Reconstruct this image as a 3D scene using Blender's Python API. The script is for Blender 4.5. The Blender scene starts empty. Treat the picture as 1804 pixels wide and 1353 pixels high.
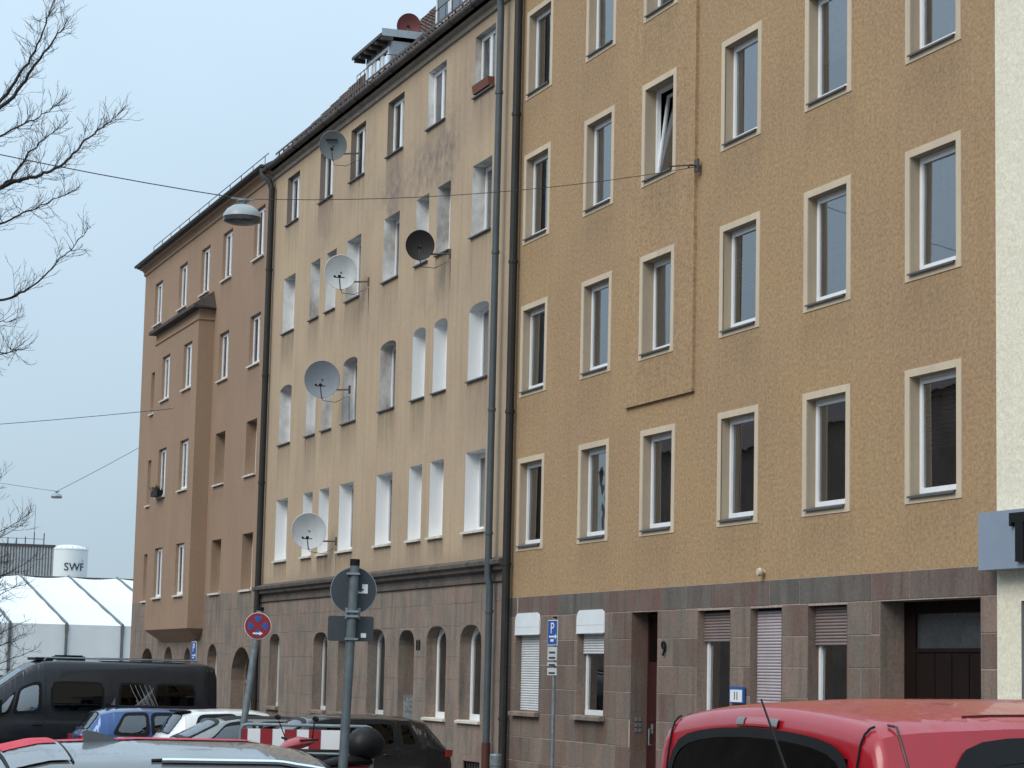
import bpy, bmesh, math, random
from mathutils import Matrix, Vector
import numpy as np
R = math.radians
scene = bpy.context.scene
COL = scene.collection

# ---------------------------------------------------------------- camera
CAM_Z = 1.85
PITCH, ROLL, YAW = 0.12433, 0.02218, 0.34804
cam_d = bpy.data.cameras.new('camera')
cam = bpy.data.objects.new('camera', cam_d); COL.objects.link(cam)
FWH = Vector((-math.cos(YAW), math.sin(YAW), 0)); RH = Vector((math.sin(YAW), math.cos(YAW), 0)); UPV = Vector((0, 0, 1))
fw = math.cos(PITCH) * FWH + math.sin(PITCH) * UPV
u0 = -math.sin(PITCH) * FWH + math.cos(PITCH) * UPV
rr = math.cos(ROLL) * RH + math.sin(ROLL) * u0
uu = -math.sin(ROLL) * RH + math.cos(ROLL) * u0
cam.matrix_world = Matrix(((rr.x, uu.x, -fw.x, 0), (rr.y, uu.y, -fw.y, -15.1416), (rr.z, uu.z, -fw.z, CAM_Z), (0, 0, 0, 1)))
cam_d.sensor_width = 36.0; cam_d.lens = 36.0 * 4100 / 1804.0
cam_d.clip_start = 0.1; cam_d.clip_end = 3000
scene.camera = cam

# ---------------------------------------------------------------- sky, sun, exposure
SUN_EL, SUN_AZ = 42.0, 153.0     # azimuth clockwise from +Y
w = bpy.data.worlds.new('World'); scene.world = w; w.use_nodes = True
nt = w.node_tree; nt.nodes.clear()
o = nt.nodes.new('ShaderNodeOutputWorld'); bg = nt.nodes.new('ShaderNodeBackground')
sky = nt.nodes.new('ShaderNodeTexSky'); sky.sky_type = 'NISHITA'; sky.sun_disc = False
sky.sun_elevation = R(SUN_EL); sky.sun_rotation = R(SUN_AZ); sky.air_density = 1.0; sky.dust_density = 2.0; sky.ozone_density = 1.5
mx = nt.nodes.new('ShaderNodeMix'); mx.data_type = 'RGBA'; mx.inputs[0].default_value = 0.90
# even cloud sheet over the clear sky; like any overcast sky it brightens steadily from horizon to zenith
tcw = nt.nodes.new('ShaderNodeTexCoord'); sxyz = nt.nodes.new('ShaderNodeSeparateXYZ'); nt.links.new(tcw.outputs['Generated'], sxyz.inputs[0])
grd = nt.nodes.new('ShaderNodeMapRange'); grd.inputs[1].default_value = 0; grd.inputs[2].default_value = 1; grd.inputs[3].default_value = 1; grd.inputs[4].default_value = 2.7
nt.links.new(sxyz.outputs['Z'], grd.inputs[0])
cl = nt.nodes.new('ShaderNodeVectorMath'); cl.operation = 'SCALE'; cl.inputs[0].default_value = (3.30, 4.22, 4.98)
nzw = nt.nodes.new('ShaderNodeTexNoise'); nzw.inputs['Scale'].default_value = 2.6; nzw.inputs['Detail'].default_value = 4; nt.links.new(tcw.outputs['Generated'], nzw.inputs['Vector'])
nzr = nt.nodes.new('ShaderNodeMapRange'); nzr.inputs[1].default_value = .3; nzr.inputs[2].default_value = .7; nzr.inputs[3].default_value = .93; nzr.inputs[4].default_value = 1.07; nt.links.new(nzw.outputs[0], nzr.inputs[0])
cmu = nt.nodes.new('ShaderNodeMath'); cmu.operation = 'MULTIPLY'; nt.links.new(grd.outputs[0], cmu.inputs[0]); nt.links.new(nzr.outputs[0], cmu.inputs[1]); nt.links.new(cmu.outputs[0], cl.inputs['Scale'])
nt.links.new(sky.outputs[0], mx.inputs[6]); nt.links.new(cl.outputs[0], mx.inputs[7]); nt.links.new(mx.outputs[2], bg.inputs[0]); bg.inputs[1].default_value = 0.1
nt.links.new(bg.outputs[0], o.inputs[0])
sd = bpy.data.lights.new('sun', 'SUN'); sd.energy = 1.5; sd.angle = R(35); sd.color = (1.0, 0.93, 0.84)
sun = bpy.data.objects.new('sun', sd); COL.objects.link(sun)
sdir = Vector((math.sin(R(SUN_AZ)) * math.cos(R(SUN_EL)), math.cos(R(SUN_AZ)) * math.cos(R(SUN_EL)), math.sin(R(SUN_EL))))
sun.rotation_euler = sdir.to_track_quat('Z', 'Y').to_euler()
vs = scene.view_settings; vs.view_transform = 'Standard'; vs.look = 'None'; vs.gamma = 1.0; vs.exposure = 0.46; vs.use_curve_mapping = False
scene.render.engine = 'CYCLES'

# ---------------------------------------------------------------- mesh helpers
class MB:
    def __init__(s): s.v = []; s.f = []; s.sm = []
    def add(s, vs, fs, smooth=False):
        n = len(s.v); s.v += [tuple(p) for p in vs]; s.f += [tuple(i + n for i in f) for f in fs]; s.sm += [smooth] * len(fs); return s
    def quad(s, a, b, c, d): return s.add([a, b, c, d], [(0, 1, 2, 3)])
    def box(s, x0, x1, y0, y1, z0, z1):
        v = [(x, y, z) for x in (x0, x1) for y in (y0, y1) for z in (z0, z1)]
        return s.add(v, [(0, 1, 3, 2), (4, 6, 7, 5), (0, 4, 5, 1), (2, 3, 7, 6), (0, 2, 6, 4), (1, 5, 7, 3)])
    def tube(s, pts, r, n=8, cap=True, r1=None):
        pts = [Vector(p) for p in pts]; vs = []; m = len(pts)
        prev = None
        for i, p in enumerate(pts):
            t = (pts[min(i + 1, m - 1)] - pts[max(i - 1, 0)]); t = t.normalized() if t.length > 1e-9 else Vector((0, 0, 1))
            if prev is None: a = t.orthogonal().normalized()
            else:
                a = prev - t * prev.dot(t); a = a.normalized() if a.length > 1e-6 else t.orthogonal().normalized()
            prev = a; b = t.cross(a)
            rad = r if r1 is None else r + (r1 - r) * i / max(1, m - 1)
            vs += [p + (a * math.cos(2 * math.pi * k / n) + b * math.sin(2 * math.pi * k / n)) * rad for k in range(n)]
        fs = [(i * n + k, i * n + (k + 1) % n, (i + 1) * n + (k + 1) % n, (i + 1) * n + k) for i in range(m - 1) for k in range(n)]
        s.add(vs, fs, True)
        if cap: s.add(vs[:n], [tuple(reversed(range(n)))]); s.add(vs[-n:], [tuple(range(n))])
        return s
    def lathe(s, prof, n=24, M=None, smooth=True):
        vs = [];
        for (r, z) in prof:
            for k in range(n):
                p = Vector((r * math.cos(2 * math.pi * k / n), r * math.sin(2 * math.pi * k / n), z)); vs.append(M @ p if M else p)
        m = len(prof)
        fs = [(i * n + k, i * n + (k + 1) % n, (i + 1) * n + (k + 1) % n, (i + 1) * n + k) for i in range(m - 1) for k in range(n)]
        return s.add(vs, fs, smooth)
    def prism(s, poly, f0, f1):       # poly of 2D points, f0/f1 map 2D to 3D
        n = len(poly); a = [f0(*p) for p in poly]; b = [f1(*p) for p in poly]
        s.add(a, [tuple(range(n))]); s.add(b, [tuple(reversed(range(n)))])
        return s.add(a + b, [(i, i + n, (i + 1) % n + n, (i + 1) % n) for i in range(n)])
    def mesh(s, name, mat=None, sharp=35, fix=True):
        me = bpy.data.meshes.new(name); me.from_pydata(s.v, [], s.f)
        if any(s.sm):
            me.polygons.foreach_set('use_smooth', s.sm)
        if fix:
            bm = bmesh.new(); bm.from_mesh(me); bmesh.ops.remove_doubles(bm, verts=bm.verts, dist=1e-5)
            bmesh.ops.recalc_face_normals(bm, faces=bm.faces); bm.to_mesh(me); bm.free()
        if any(s.sm): me.set_sharp_from_angle(angle=R(sharp))
        if mat: me.materials.append(mat)
        me.update(); return me

def obj(name, data, parent=None, loc=None, rot=None):
    ob = bpy.data.objects.new(name, data); COL.objects.link(ob)
    if parent is not None: ob.parent = parent
    if loc is not None: ob.location = loc
    if rot is not None: ob.rotation_euler = rot
    return ob
def part(name, mb, mat, parent=None, **k): return obj(name, mb.mesh(name, mat), parent, **k)
def tag(ob, label=None, cat=None, group=None, kind=None):
    if label: ob['label'] = label
    if cat: ob['category'] = cat
    if group: ob['group'] = group
    if kind: ob['kind'] = kind
    return ob
def thing(name, label, cat, loc=(0, 0, 0), rz=0, group=None):
    e = obj(name, None, None, loc, (0, 0, rz)); e.empty_display_size = 0.2
    return tag(e, label, cat, group)
def text_mesh(s, size, ext, mat, align='CENTER'):
    cu = bpy.data.curves.new('lettering', 'FONT'); cu.body = s; cu.size = size; cu.extrude = ext; cu.align_x = align; cu.align_y = 'CENTER'; cu.resolution_u = 4
    t = bpy.data.objects.new('tmp', cu); COL.objects.link(t)
    bpy.context.view_layer.update()
    me = bpy.data.meshes.new_from_object(t.evaluated_get(bpy.context.evaluated_depsgraph_get()))
    bpy.data.objects.remove(t); me.materials.clear(); me.materials.append(mat); me.name = 'lettering'
    return me

# ---------------------------------------------------------------- materials
MATS = {}
def newmat(name):
    m = bpy.data.materials.new(name); m.use_nodes = True; MATS[name] = m
    return m, m.node_tree, m.node_tree.nodes['Principled BSDF']
class N:
    def __init__(s, nt): s.nt = nt
    def n(s, t, **k):
        x = s.nt.nodes.new(t)
        for a, b in k.items(): setattr(x, a, b)
        return x
    def l(s, a, b): s.nt.links.new(a, b)
    def coord(s, kind='Object'): return s.n('ShaderNodeTexCoord').outputs[kind]
    def pos(s): return s.n('ShaderNodeNewGeometry').outputs['Position']
    def map(s, src, scale): 
        m = s.n('ShaderNodeMapping'); m.inputs['Scale'].default_value = scale; s.l(src, m.inputs[0]); return m.outputs[0]
    def noise(s, src, scale, detail=4, rough=.55, fac=True):
        x = s.n('ShaderNodeTexNoise'); x.inputs['Scale'].default_value = scale; x.inputs['Detail'].default_value = detail; x.inputs['Roughness'].default_value = rough
        s.l(src, x.inputs['Vector']); return x.outputs[0]
    def ramp(s, src, a, b, lo=0., hi=1.):
        x = s.n('ShaderNodeMapRange'); x.inputs[1].default_value = a; x.inputs[2].default_value = b; x.inputs[3].default_value = lo; x.inputs[4].default_value = hi
        s.l(src, x.inputs[0]); return x.outputs[0]
    def math(s, op, a, b):
        x = s.n('ShaderNodeMath', operation=op)
        for i, q in enumerate((a, b)):
            if isinstance(q, (int, float)): x.inputs[i].default_value = q
            else: s.l(q, x.inputs[i])
        return x.outputs[0]
    def mix(s, f, a, b, mode='MIX'):
        x = s.n('ShaderNodeMix', data_type='RGBA', blend_type=mode)
        if isinstance(f, (int, float)): x.inputs[0].default_value = f
        else: s.l(f, x.inputs[0])
        for i, q in ((6, a), (7, b)):
            if isinstance(q, tuple): x.inputs[i].default_value = (*q, 1)
            else: s.l(q, x.inputs[i])
        return x.outputs[2]
    def bump(s, h, strength, dist, to):
        x = s.n('ShaderNodeBump'); x.inputs['Strength'].default_value = strength; x.inputs['Distance'].default_value = dist
        s.l(h, x.inputs['Height']); s.l(x.outputs[0], to)
def pbr(name, col, rough=.6, metal=0., var=.12, vs=3., bump=0., bs=60., coat=0., spec=.5, dirt=0.):
    m, t, p = newmat(name); k = N(t)
    p.inputs['Roughness'].default_value = rough; p.inputs['Metallic'].default_value = metal; p.inputs['Coat Weight'].default_value = coat; p.inputs['Specular IOR Level'].default_value = spec
    p.inputs['Coat Roughness'].default_value = .06
    c = k.pos()
    nz = k.noise(c, vs, 5)
    a = tuple(max(0, x * (1 - var)) for x in col); b = tuple(min(1, x * (1 + var)) for x in col)
    cc = k.mix(k.ramp(nz, .3, .7), a, b)
    if dirt: cc = k.mix(k.math('MULTIPLY', k.ramp(k.noise(k.map(c, (1, 1, .15)), 9, 5), .45, .75), dirt), cc, (.05, .045, .04))
    k.l(cc, p.inputs['Base Color'])
    r2 = k.ramp(k.noise(c, vs * 4, 3), .3, .7, max(0, rough - .08), min(1, rough + .08)); k.l(r2, p.inputs['Roughness'])
    if bump: k.bump(k.noise(c, bs, 3), bump, .01, p.inputs['Normal'])
    return m
def glass(name, tint=(.98, .99, .99), ior=3.3, rough=.015):
    m, t, p = newmat(name); k = N(t); t.nodes.remove(p)
    out = t.nodes['Material Output']
    fr = k.n('ShaderNodeFresnel'); fr.inputs[0].default_value = ior
    tr = k.n('ShaderNodeBsdfTransparent'); tr.inputs[0].default_value = (*tint, 1)
    gl = k.n('ShaderNodeBsdfGlossy'); gl.inputs[0].default_value = (.95, .97, 1, 1); gl.inputs['Roughness'].default_value = rough
    nb = k.noise(k.pos(), 1.7, 2)
    bp = k.n('ShaderNodeBump'); bp.inputs['Strength'].default_value = .03; bp.inputs['Distance'].default_value = .05; k.l(nb, bp.inputs['Height']); k.l(bp.outputs[0], gl.inputs['Normal'])
    mixn = k.n('ShaderNodeMixShader'); k.l(fr.outputs[0], mixn.inputs[0]); k.l(tr.outputs[0], mixn.inputs[1]); k.l(gl.outputs[0], mixn.inputs[2]); k.l(mixn.outputs[0], out.inputs[0])
    return m
def plaster(name, base, alt, alt2, grain, gscale, bump, stainc=(.06, .05, .045), attr=True, streak=.5, rough=.9, bdist=.012, patch=.5, gmap=None, a2=.5):
    m, t, p = newmat(name); k = N(t); c = k.pos()
    p.inputs['Roughness'].default_value = rough; p.inputs['Specular IOR Level'].default_value = .25
    big = k.ramp(k.noise(c, .33, 4, .6), .42, .62); mid = k.ramp(k.noise(k.map(c, (1, 1, .6)), 1.3, 5, .6), .4, .68)
    col = k.mix(k.math('MULTIPLY', big, patch), base, alt); col = k.mix(k.math('MULTIPLY', mid, a2), col, alt2)
    gc = k.map(c, gmap) if gmap else c
    g = k.noise(gc, gscale, 6, .78)
    col = k.mix(1.0, col, k.mix(k.ramp(g, .3, .7), (1 - grain,) * 3, (1 + grain,) * 3), 'MULTIPLY')
    vst = k.ramp(k.noise(k.map(c, (1, 1, .06)), 5.5, 5, .6), .46, .78)      # rain streaks
    col = k.mix(k.math('MULTIPLY', vst, streak * .35), col, stainc)
    if attr:
        at = k.n('ShaderNodeAttribute'); at.attribute_name = 'stain'
        s2 = k.ramp(k.noise(k.map(c, (1, 1, .12)), 8, 4, .6), .3, .65)
        sp = k.n('ShaderNodeSeparateColor'); k.l(at.outputs['Color'], sp.inputs[0])
        f = k.math('MULTIPLY', sp.outputs[0], k.math('ADD', k.math('MULTIPLY', s2, .75), .12)); col = k.mix(f, col, stainc)
        s3 = k.ramp(k.noise(c, 3.2, 5, .65), .35, .62)
        col = k.mix(k.math('MULTIPLY', sp.outputs[1], k.math('ADD', k.math('MULTIPLY', s3, .7), .1)), col, (.17, .135, .13))
    k.l(col, p.inputs['Base Color'])
    h = k.math('ADD', k.noise(gc, gscale, 4, .6), k.math('MULTIPLY', k.noise(c, gscale * 3.3, 2), .5))
    k.bump(h, bump, bdist, p.inputs['Normal'])
    return m
def stone(name, c1, c2, c3, bump=.35):
    m, t, p = newmat(name); k = N(t); c = k.pos(); p.inputs['Roughness'].default_value = .88; p.inputs['Specular IOR Level'].default_value = .25
    oi = k.n('ShaderNodeObjectInfo').outputs['Random']
    col = k.mix(k.ramp(oi, .15, .85), c1, c2)
    n2 = k.ramp(k.noise(k.map(c, (1, 1, .45)), 2.1, 6, .62), .4, .66); col = k.mix(k.math('MULTIPLY', n2, .9), col, c3)
    col = k.mix(1.0, col, k.mix(k.ramp(k.noise(c, 22, 5, .65), .3, .7), (.78,) * 3, (1.18,) * 3), 'MULTIPLY')
    vst = k.ramp(k.noise(k.map(c, (1, 1, .07)), 6, 5), .5, .75); col = k.mix(k.math('MULTIPLY', vst, .45), col, (.05, .045, .043))
    k.l(col, p.inputs['Base Color'])
    k.bump(k.noise(c, 38, 5, .65), bump, .01, p.inputs['Normal'])
    return m

m_right = plaster('tan_roughcast', (.378, .252, .136), (.318, .210, .132), (.385, .262, .150), .40, 20, .22, streak=.28, bdist=.006, gmap=(.7, .7, 1), patch=.55)
m_mid = plaster('beige_render', (.470, .356, .238), (.395, .292, .205), (.43, .33, .24), .10, 12, .25, streak=.6, patch=.8)
m_left = plaster('brown_render', (.325, .220, .150), (.272, .184, .128), (.30, .208, .148), .14, 16, .3, streak=.35)
m_cream = plaster('cream_roughcast', (.76, .71, .57), (.72, .66, .52), (.78, .73, .60), .2, 20, .6, attr=False, streak=.08, bdist=.01)
m_band = plaster('pale_painted_band', (.60, .50, .37), (.54, .44, .33), (.46, .37, .29), .06, 30, .2, attr=False, streak=.3)
m_revR = plaster('buff_reveal', (.42, .345, .25), (.38, .30, .22), (.32, .26, .2), .06, 20, .2, attr=False, streak=.4)
m_revW = plaster('white_reveal_paint', (.86, .87, .87), (.84, .85, .85), (.85, .86, .86), .03, 20, .1, attr=False, streak=.10, rough=.55)
m_revF = plaster('flaking_reveal_paint', (.80, .80, .79), (.72, .71, .69), (.27, .235, .20), .06, 9, .3, attr=False, streak=.4, patch=.9, a2=.95)
m_revM = plaster('grey_reveal', (.20, .17, .14), (.17, .145, .12), (.22, .19, .16), .05, 20, .1, attr=False, streak=.3)
m_stR = stone('red_sandstone', (.158, .100, .081), (.248, .180, .144), (.165, .146, .124))
m_stM = stone('weathered_sandstone', (.275, .198, .158), (.255, .205, .166), (.160, .140, .122))
m_stG = stone('lintel_sandstone', (.110, .102, .092), (.165, .094, .080), (.165, .145, .125))
m_mortR = pbr('pale_mortar', (.36, .29, .25), .95, var=.25, vs=9)
m_mortM = pbr('grey_mortar', (.25, .20, .17), .95, var=.25, vs=9)
m_corn = stone('dark_cornice_stone', (.125, .105, .092), (.145, .12, .105), (.07, .062, .055))
m_pvc = pbr('white_pvc', (.80, .81, .82), .35, var=.03, dirt=.06)
m_pvcg = pbr('grey_white_frame', (.62, .63, .63), .45, var=.05, dirt=.15)
m_sill = pbr('metal_sill', (.10, .10, .10), .6, metal=.1, var=.15, vs=8, dirt=.35)
m_silld = pbr('dark_sill', (.10, .10, .105), .6, var=.2, dirt=.2)
m_sillw = pbr('white_stone_sill', (.62, .58, .52), .7, var=.1, dirt=.2)
m_glass = glass('window_glass')
m_cglass = glass('car_glass', (.50, .55, .53), 2.1)
m_dglass = glass('tinted_glass', (.02, .02, .025), 1.38)
m_curt = pbr('net_curtain', (.92, .93, .95), .9, var=.06, vs=14)
m_curtc = pbr('cream_curtain', (.60, .55, .46), .9, var=.08, vs=12)
m_curtd = pbr('grey_curtain', (.38, .39, .40), .9, var=.1, vs=10)
m_blind = pbr('roller_blind', (.55, .57, .58), .8, var=.05)
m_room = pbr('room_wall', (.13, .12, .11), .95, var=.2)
m_dark = pbr('dark_gap', (.012, .012, .012), .9, var=.1)
m_shutW = pbr('white_shutter', (.60, .62, .63), .5, var=.06, dirt=.1)
m_shutB = pbr('rose_grey_shutter', (.215, .165, .155), .55, var=.08, dirt=.1)
m_shutG = pbr('pale_lilac_shutter', (.42, .37, .39), .55, var=.08, dirt=.08)
m_wbox = pbr('white_shutter_box', (.74, .77, .80), .4, var=.04)
m_door = pbr('dark_red_door', (.035, .007, .006), .45, var=.2)
m_gate = pbr('brown_gate', (.011, .005, .004), .7, var=.2, spec=.15)
m_gpipe = pbr('grey_painted_pipe', (.075, .095, .108), .5, metal=.1, var=.12, dirt=.2)
m_dpipe = pbr('black_pipe', (.012, .012, .010), .6, var=.25, dirt=.2)
m_rpipe = pbr('red_standpipe', (.085, .022, .014), .65, var=.2, dirt=.35)
m_tile = pbr('dark_roof_tile', (.055, .042, .040), .8, var=.35, vs=4, bump=.3)
m_tiler = pbr('brown_roof_tile', (.085, .050, .042), .8, var=.4, vs=4, bump=.3)
m_gut = pbr('weathered_gutter', (.075, .064, .060), .6, metal=.3, var=.4, vs=5, dirt=.4)
m_zinc = pbr('zinc_cladding', (.42, .47, .50), .3, metal=.6, var=.15, vs=2)
m_eave = pbr('eaves_paint', (.30, .255, .215), .85, var=.15, dirt=.3)
m_galv = pbr('galvanised_steel', (.22, .255, .275), .45, metal=.4, var=.2, vs=9)
m_signb = pbr('grey_sign_back', (.030, .040, .048), .5, var=.12)
m_white = pbr('white_paint', (.75, .77, .78), .5, var=.03)
m_red = pbr('sign_red', (.26, .012, .018), .45, var=.06)
m_blue = pbr('sign_blue', (.020, .085, .33), .45, var=.06)
m_black = pbr('black_plastic', (.008, .008, .009), .55, var=.15, spec=.2)
m_rub = pbr('rubber', (.018, .018, .018), .85, var=.15)
m_asph = pbr('asphalt', (.055, .055, .057), .9, var=.25, vs=20, bump=.5, bs=120)
m_pave = pbr('paving', (.20, .19, .18), .9, var=.15, vs=8, bump=.2)
m_kerb = pbr('kerb_stone', (.24, .23, .22), .9, var=.15)
m_bark = pbr('bark', (.032, .025, .024), .95, var=.3, vs=20)
m_wire = pbr('dark_wire', (.035, .035, .038), .7, var=.1)
# ---------------------------------------------------------------- ground
def gz(x): return .01 * max(x, -82.0)
def sheet(name, xs, y0, y1, dz, mat, n=1, lab=None):
    mb = MB()
    for a, b in zip(xs[:-1], xs[1:]): mb.quad((a, y0, gz(a) + dz), (b, y0, gz(b) + dz), (b, y1, gz(b) + dz), (a, y1, gz(a) + dz))
    return tag(part(name, mb, mat), lab, kind='structure')
sheet('ground', [-900, -82, 300], -600, 600, -.012, m_pave)
sheet('road', [-300, -82, 120], -20, -2.2, 0., m_asph)
sheet('pavement', [-79.5, 60], -2.05, 0.3, 0.12, m_pave)
kb = MB(); 
for a in range(-79, 60): kb.prism([(-2.2, -.02), (-2.2, .105), (-2.18, .123), (-2.051, .123), (-2.051, -.02)], lambda y, z, a=a: (a + .01, y, z + gz(a)), lambda y, z, a=a: (a + .99, y, z + gz(a + .99)))
tag(part('kerb', kb, m_kerb), kind='structure')

# ---------------------------------------------------------------- facade helpers
def arch_pts(x0, x1, zs, rise, n=10, fl=.62):
    """points along the head of an opening, left to right; flat-topped with round shoulders"""
    if rise <= 0: return [(x0, zs), (x1, zs)]
    c = (x0 + x1) / 2; hw = (x1 - x0) / 2; out = []
    for i in range(n + 1):
        t = math.pi * (1 - i / n); out.append((c + hw * math.copysign(abs(math.cos(t)) ** fl, math.cos(t)) if fl != 1 else c + hw * math.cos(t), zs + rise * math.sin(t) ** .9))
    return out
def op(x0, x1, z0, z1, rise=0., fl=1.0, **k): return dict(x0=x0, x1=x1, z0=z0, z1=z1, rise=rise, fl=fl, **k)
def facade(name, parent, x0, x1, z0, z1, ops, mat, y=0., step=.3, stains=None, edge=.0):
    xs = {x0, x1}; zs = {z0, z1}
    for q in ops:
        for a in (q['x0'], q['x1']):
            if x0 < a < x1: xs.add(a)
        for a in (q['z0'], q['z1'] + q['rise']):
            if z0 < a < z1: zs.add(a)
    def fill(s, st):
        s = sorted(s); out = [s[0]]
        for b in s[1:]:
            n = max(1, int(math.ceil((b - out[-1]) / st))); a = out[-1]; out += [a + (b - a) * i / n for i in range(1, n + 1)]
        return out
    xs = fill(xs, step); zs = fill(zs, step); idx = {}; mb = MB(); V = []; F = []
    def vi(x, z):
        kx = (round(x, 4), round(z, 4))
        if kx not in idx: idx[kx] = len(V); V.append((x, y, z))
        return idx[kx]
    for i in range(len(xs) - 1):
        for j in range(len(zs) - 1):
            cx = (xs[i] + xs[i + 1]) / 2; cz = (zs[j] + zs[j + 1]) / 2
            if any(q['x0'] < cx < q['x1'] and q['z0'] < cz < q['z1'] + q['rise'] for q in ops): continue
            F.append((vi(xs[i], zs[j]), vi(xs[i + 1], zs[j]), vi(xs[i + 1], zs[j + 1]), vi(xs[i], zs[j + 1])))
    for q in ops:
        if q['rise'] > 0:
            ap = arch_pts(q['x0'], q['x1'], q['z1'], q['rise'], fl=q['fl']); zt = q['z1'] + q['rise']
            for a, b in zip(ap[:-1], ap[1:]):
                n = len(V); V += [(a[0], y, a[1]), (b[0], y, b[1]), (b[0], y, zt), (a[0], y, zt)]; F.append((n, n + 1, n + 2, n + 3))
    me = bpy.data.meshes.new(name); me.from_pydata(V, [], F); me.materials.append(mat)
    ca = me.color_attributes.new('stain', 'FLOAT_COLOR', 'POINT')
    data = np.zeros((len(V), 4), np.float32); data[:, 3] = 1
    if stains:
        for i, (x, _, z) in enumerate(V): data[i, 0], data[i, 1] = stains(x, z)
    ca.data.foreach_set('color', data.ravel())
    me.update(); return obj(name, me, parent)

CACHE = {}
def cached(key, fn):
    if key not in CACHE: CACHE[key] = fn()
    return CACHE[key]
def outline(w, h, rise, fl, ins=0.):
    """opening outline in local x,z from lower left, counter-clockwise; origin bottom centre"""
    hw = w / 2 - ins
    head = arch_pts(-hw, hw, h - (ins if rise <= 0 else ins * .4), max(0, rise - (ins * .6 if rise else 0)), fl=fl)
    return [(-hw, ins), (hw, ins)] + list(reversed(head))
def ring(mb, o1, o2, y0, y1):
    n = len(o1)
    for i in range(n):
        j = (i + 1) % n
        a, b, c, d = o1[i], o1[j], o2[j], o2[i]
        mb.quad((a[0], y0, a[1]), (b[0], y0, b[1]), (c[0], y0, c[1]), (d[0], y0, d[1]))
        mb.quad((c[0], y0, c[1]), (d[0], y0, d[1]), (d[0], y1, d[1]), (c[0], y1, c[1]))
        mb.quad((a[0], y0, a[1]), (b[0], y0, b[1]), (b[0], y1, b[1]), (a[0], y1, a[1]))
        mb.quad((a[0], y1, a[1]), (b[0], y1, b[1]), (c[0], y1, c[1]), (d[0], y1, d[1]))
def curtain_mesh(w, h, kind, seed):
    rnd = random.Random(seed); mb = MB()
    if kind == 'slats':
        z = h - .03
        while z > h * .42: mb.box(-w / 2, w / 2, 0, .012, z - .05, z - .006); z -= .062
        return mb
    n = 46; x0, x1 = -w / 2, w / 2; zt, zb = h, .02
    if kind == 'half': zb = h * .38
    ph = rnd.random() * 6
    def yy(x, t): return .035 * math.sin(x * 34 + ph + .8 * math.sin(x * 5)) * (1 - .5 * t) + .012 * math.sin(x * 75 + ph)
    rows = 5; vs = []
    for j in range(rows + 1):
        t = j / rows
        for i in range(n + 1):
            x = x0 + (x1 - x0) * i / n
            if kind == 'gather': x = x * (1 - .35 * math.sin(t * math.pi * .5) * (1 - t))
            vs.append((x, yy(x, t), zb + (zt - zb) * t))
    fs = [(j * (n + 1) + i, j * (n + 1) + i + 1, (j + 1) * (n + 1) + i + 1, (j + 1) * (n + 1) + i) for j in range(rows) for i in range(n)]
    return mb.add(vs, fs, True)
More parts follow.
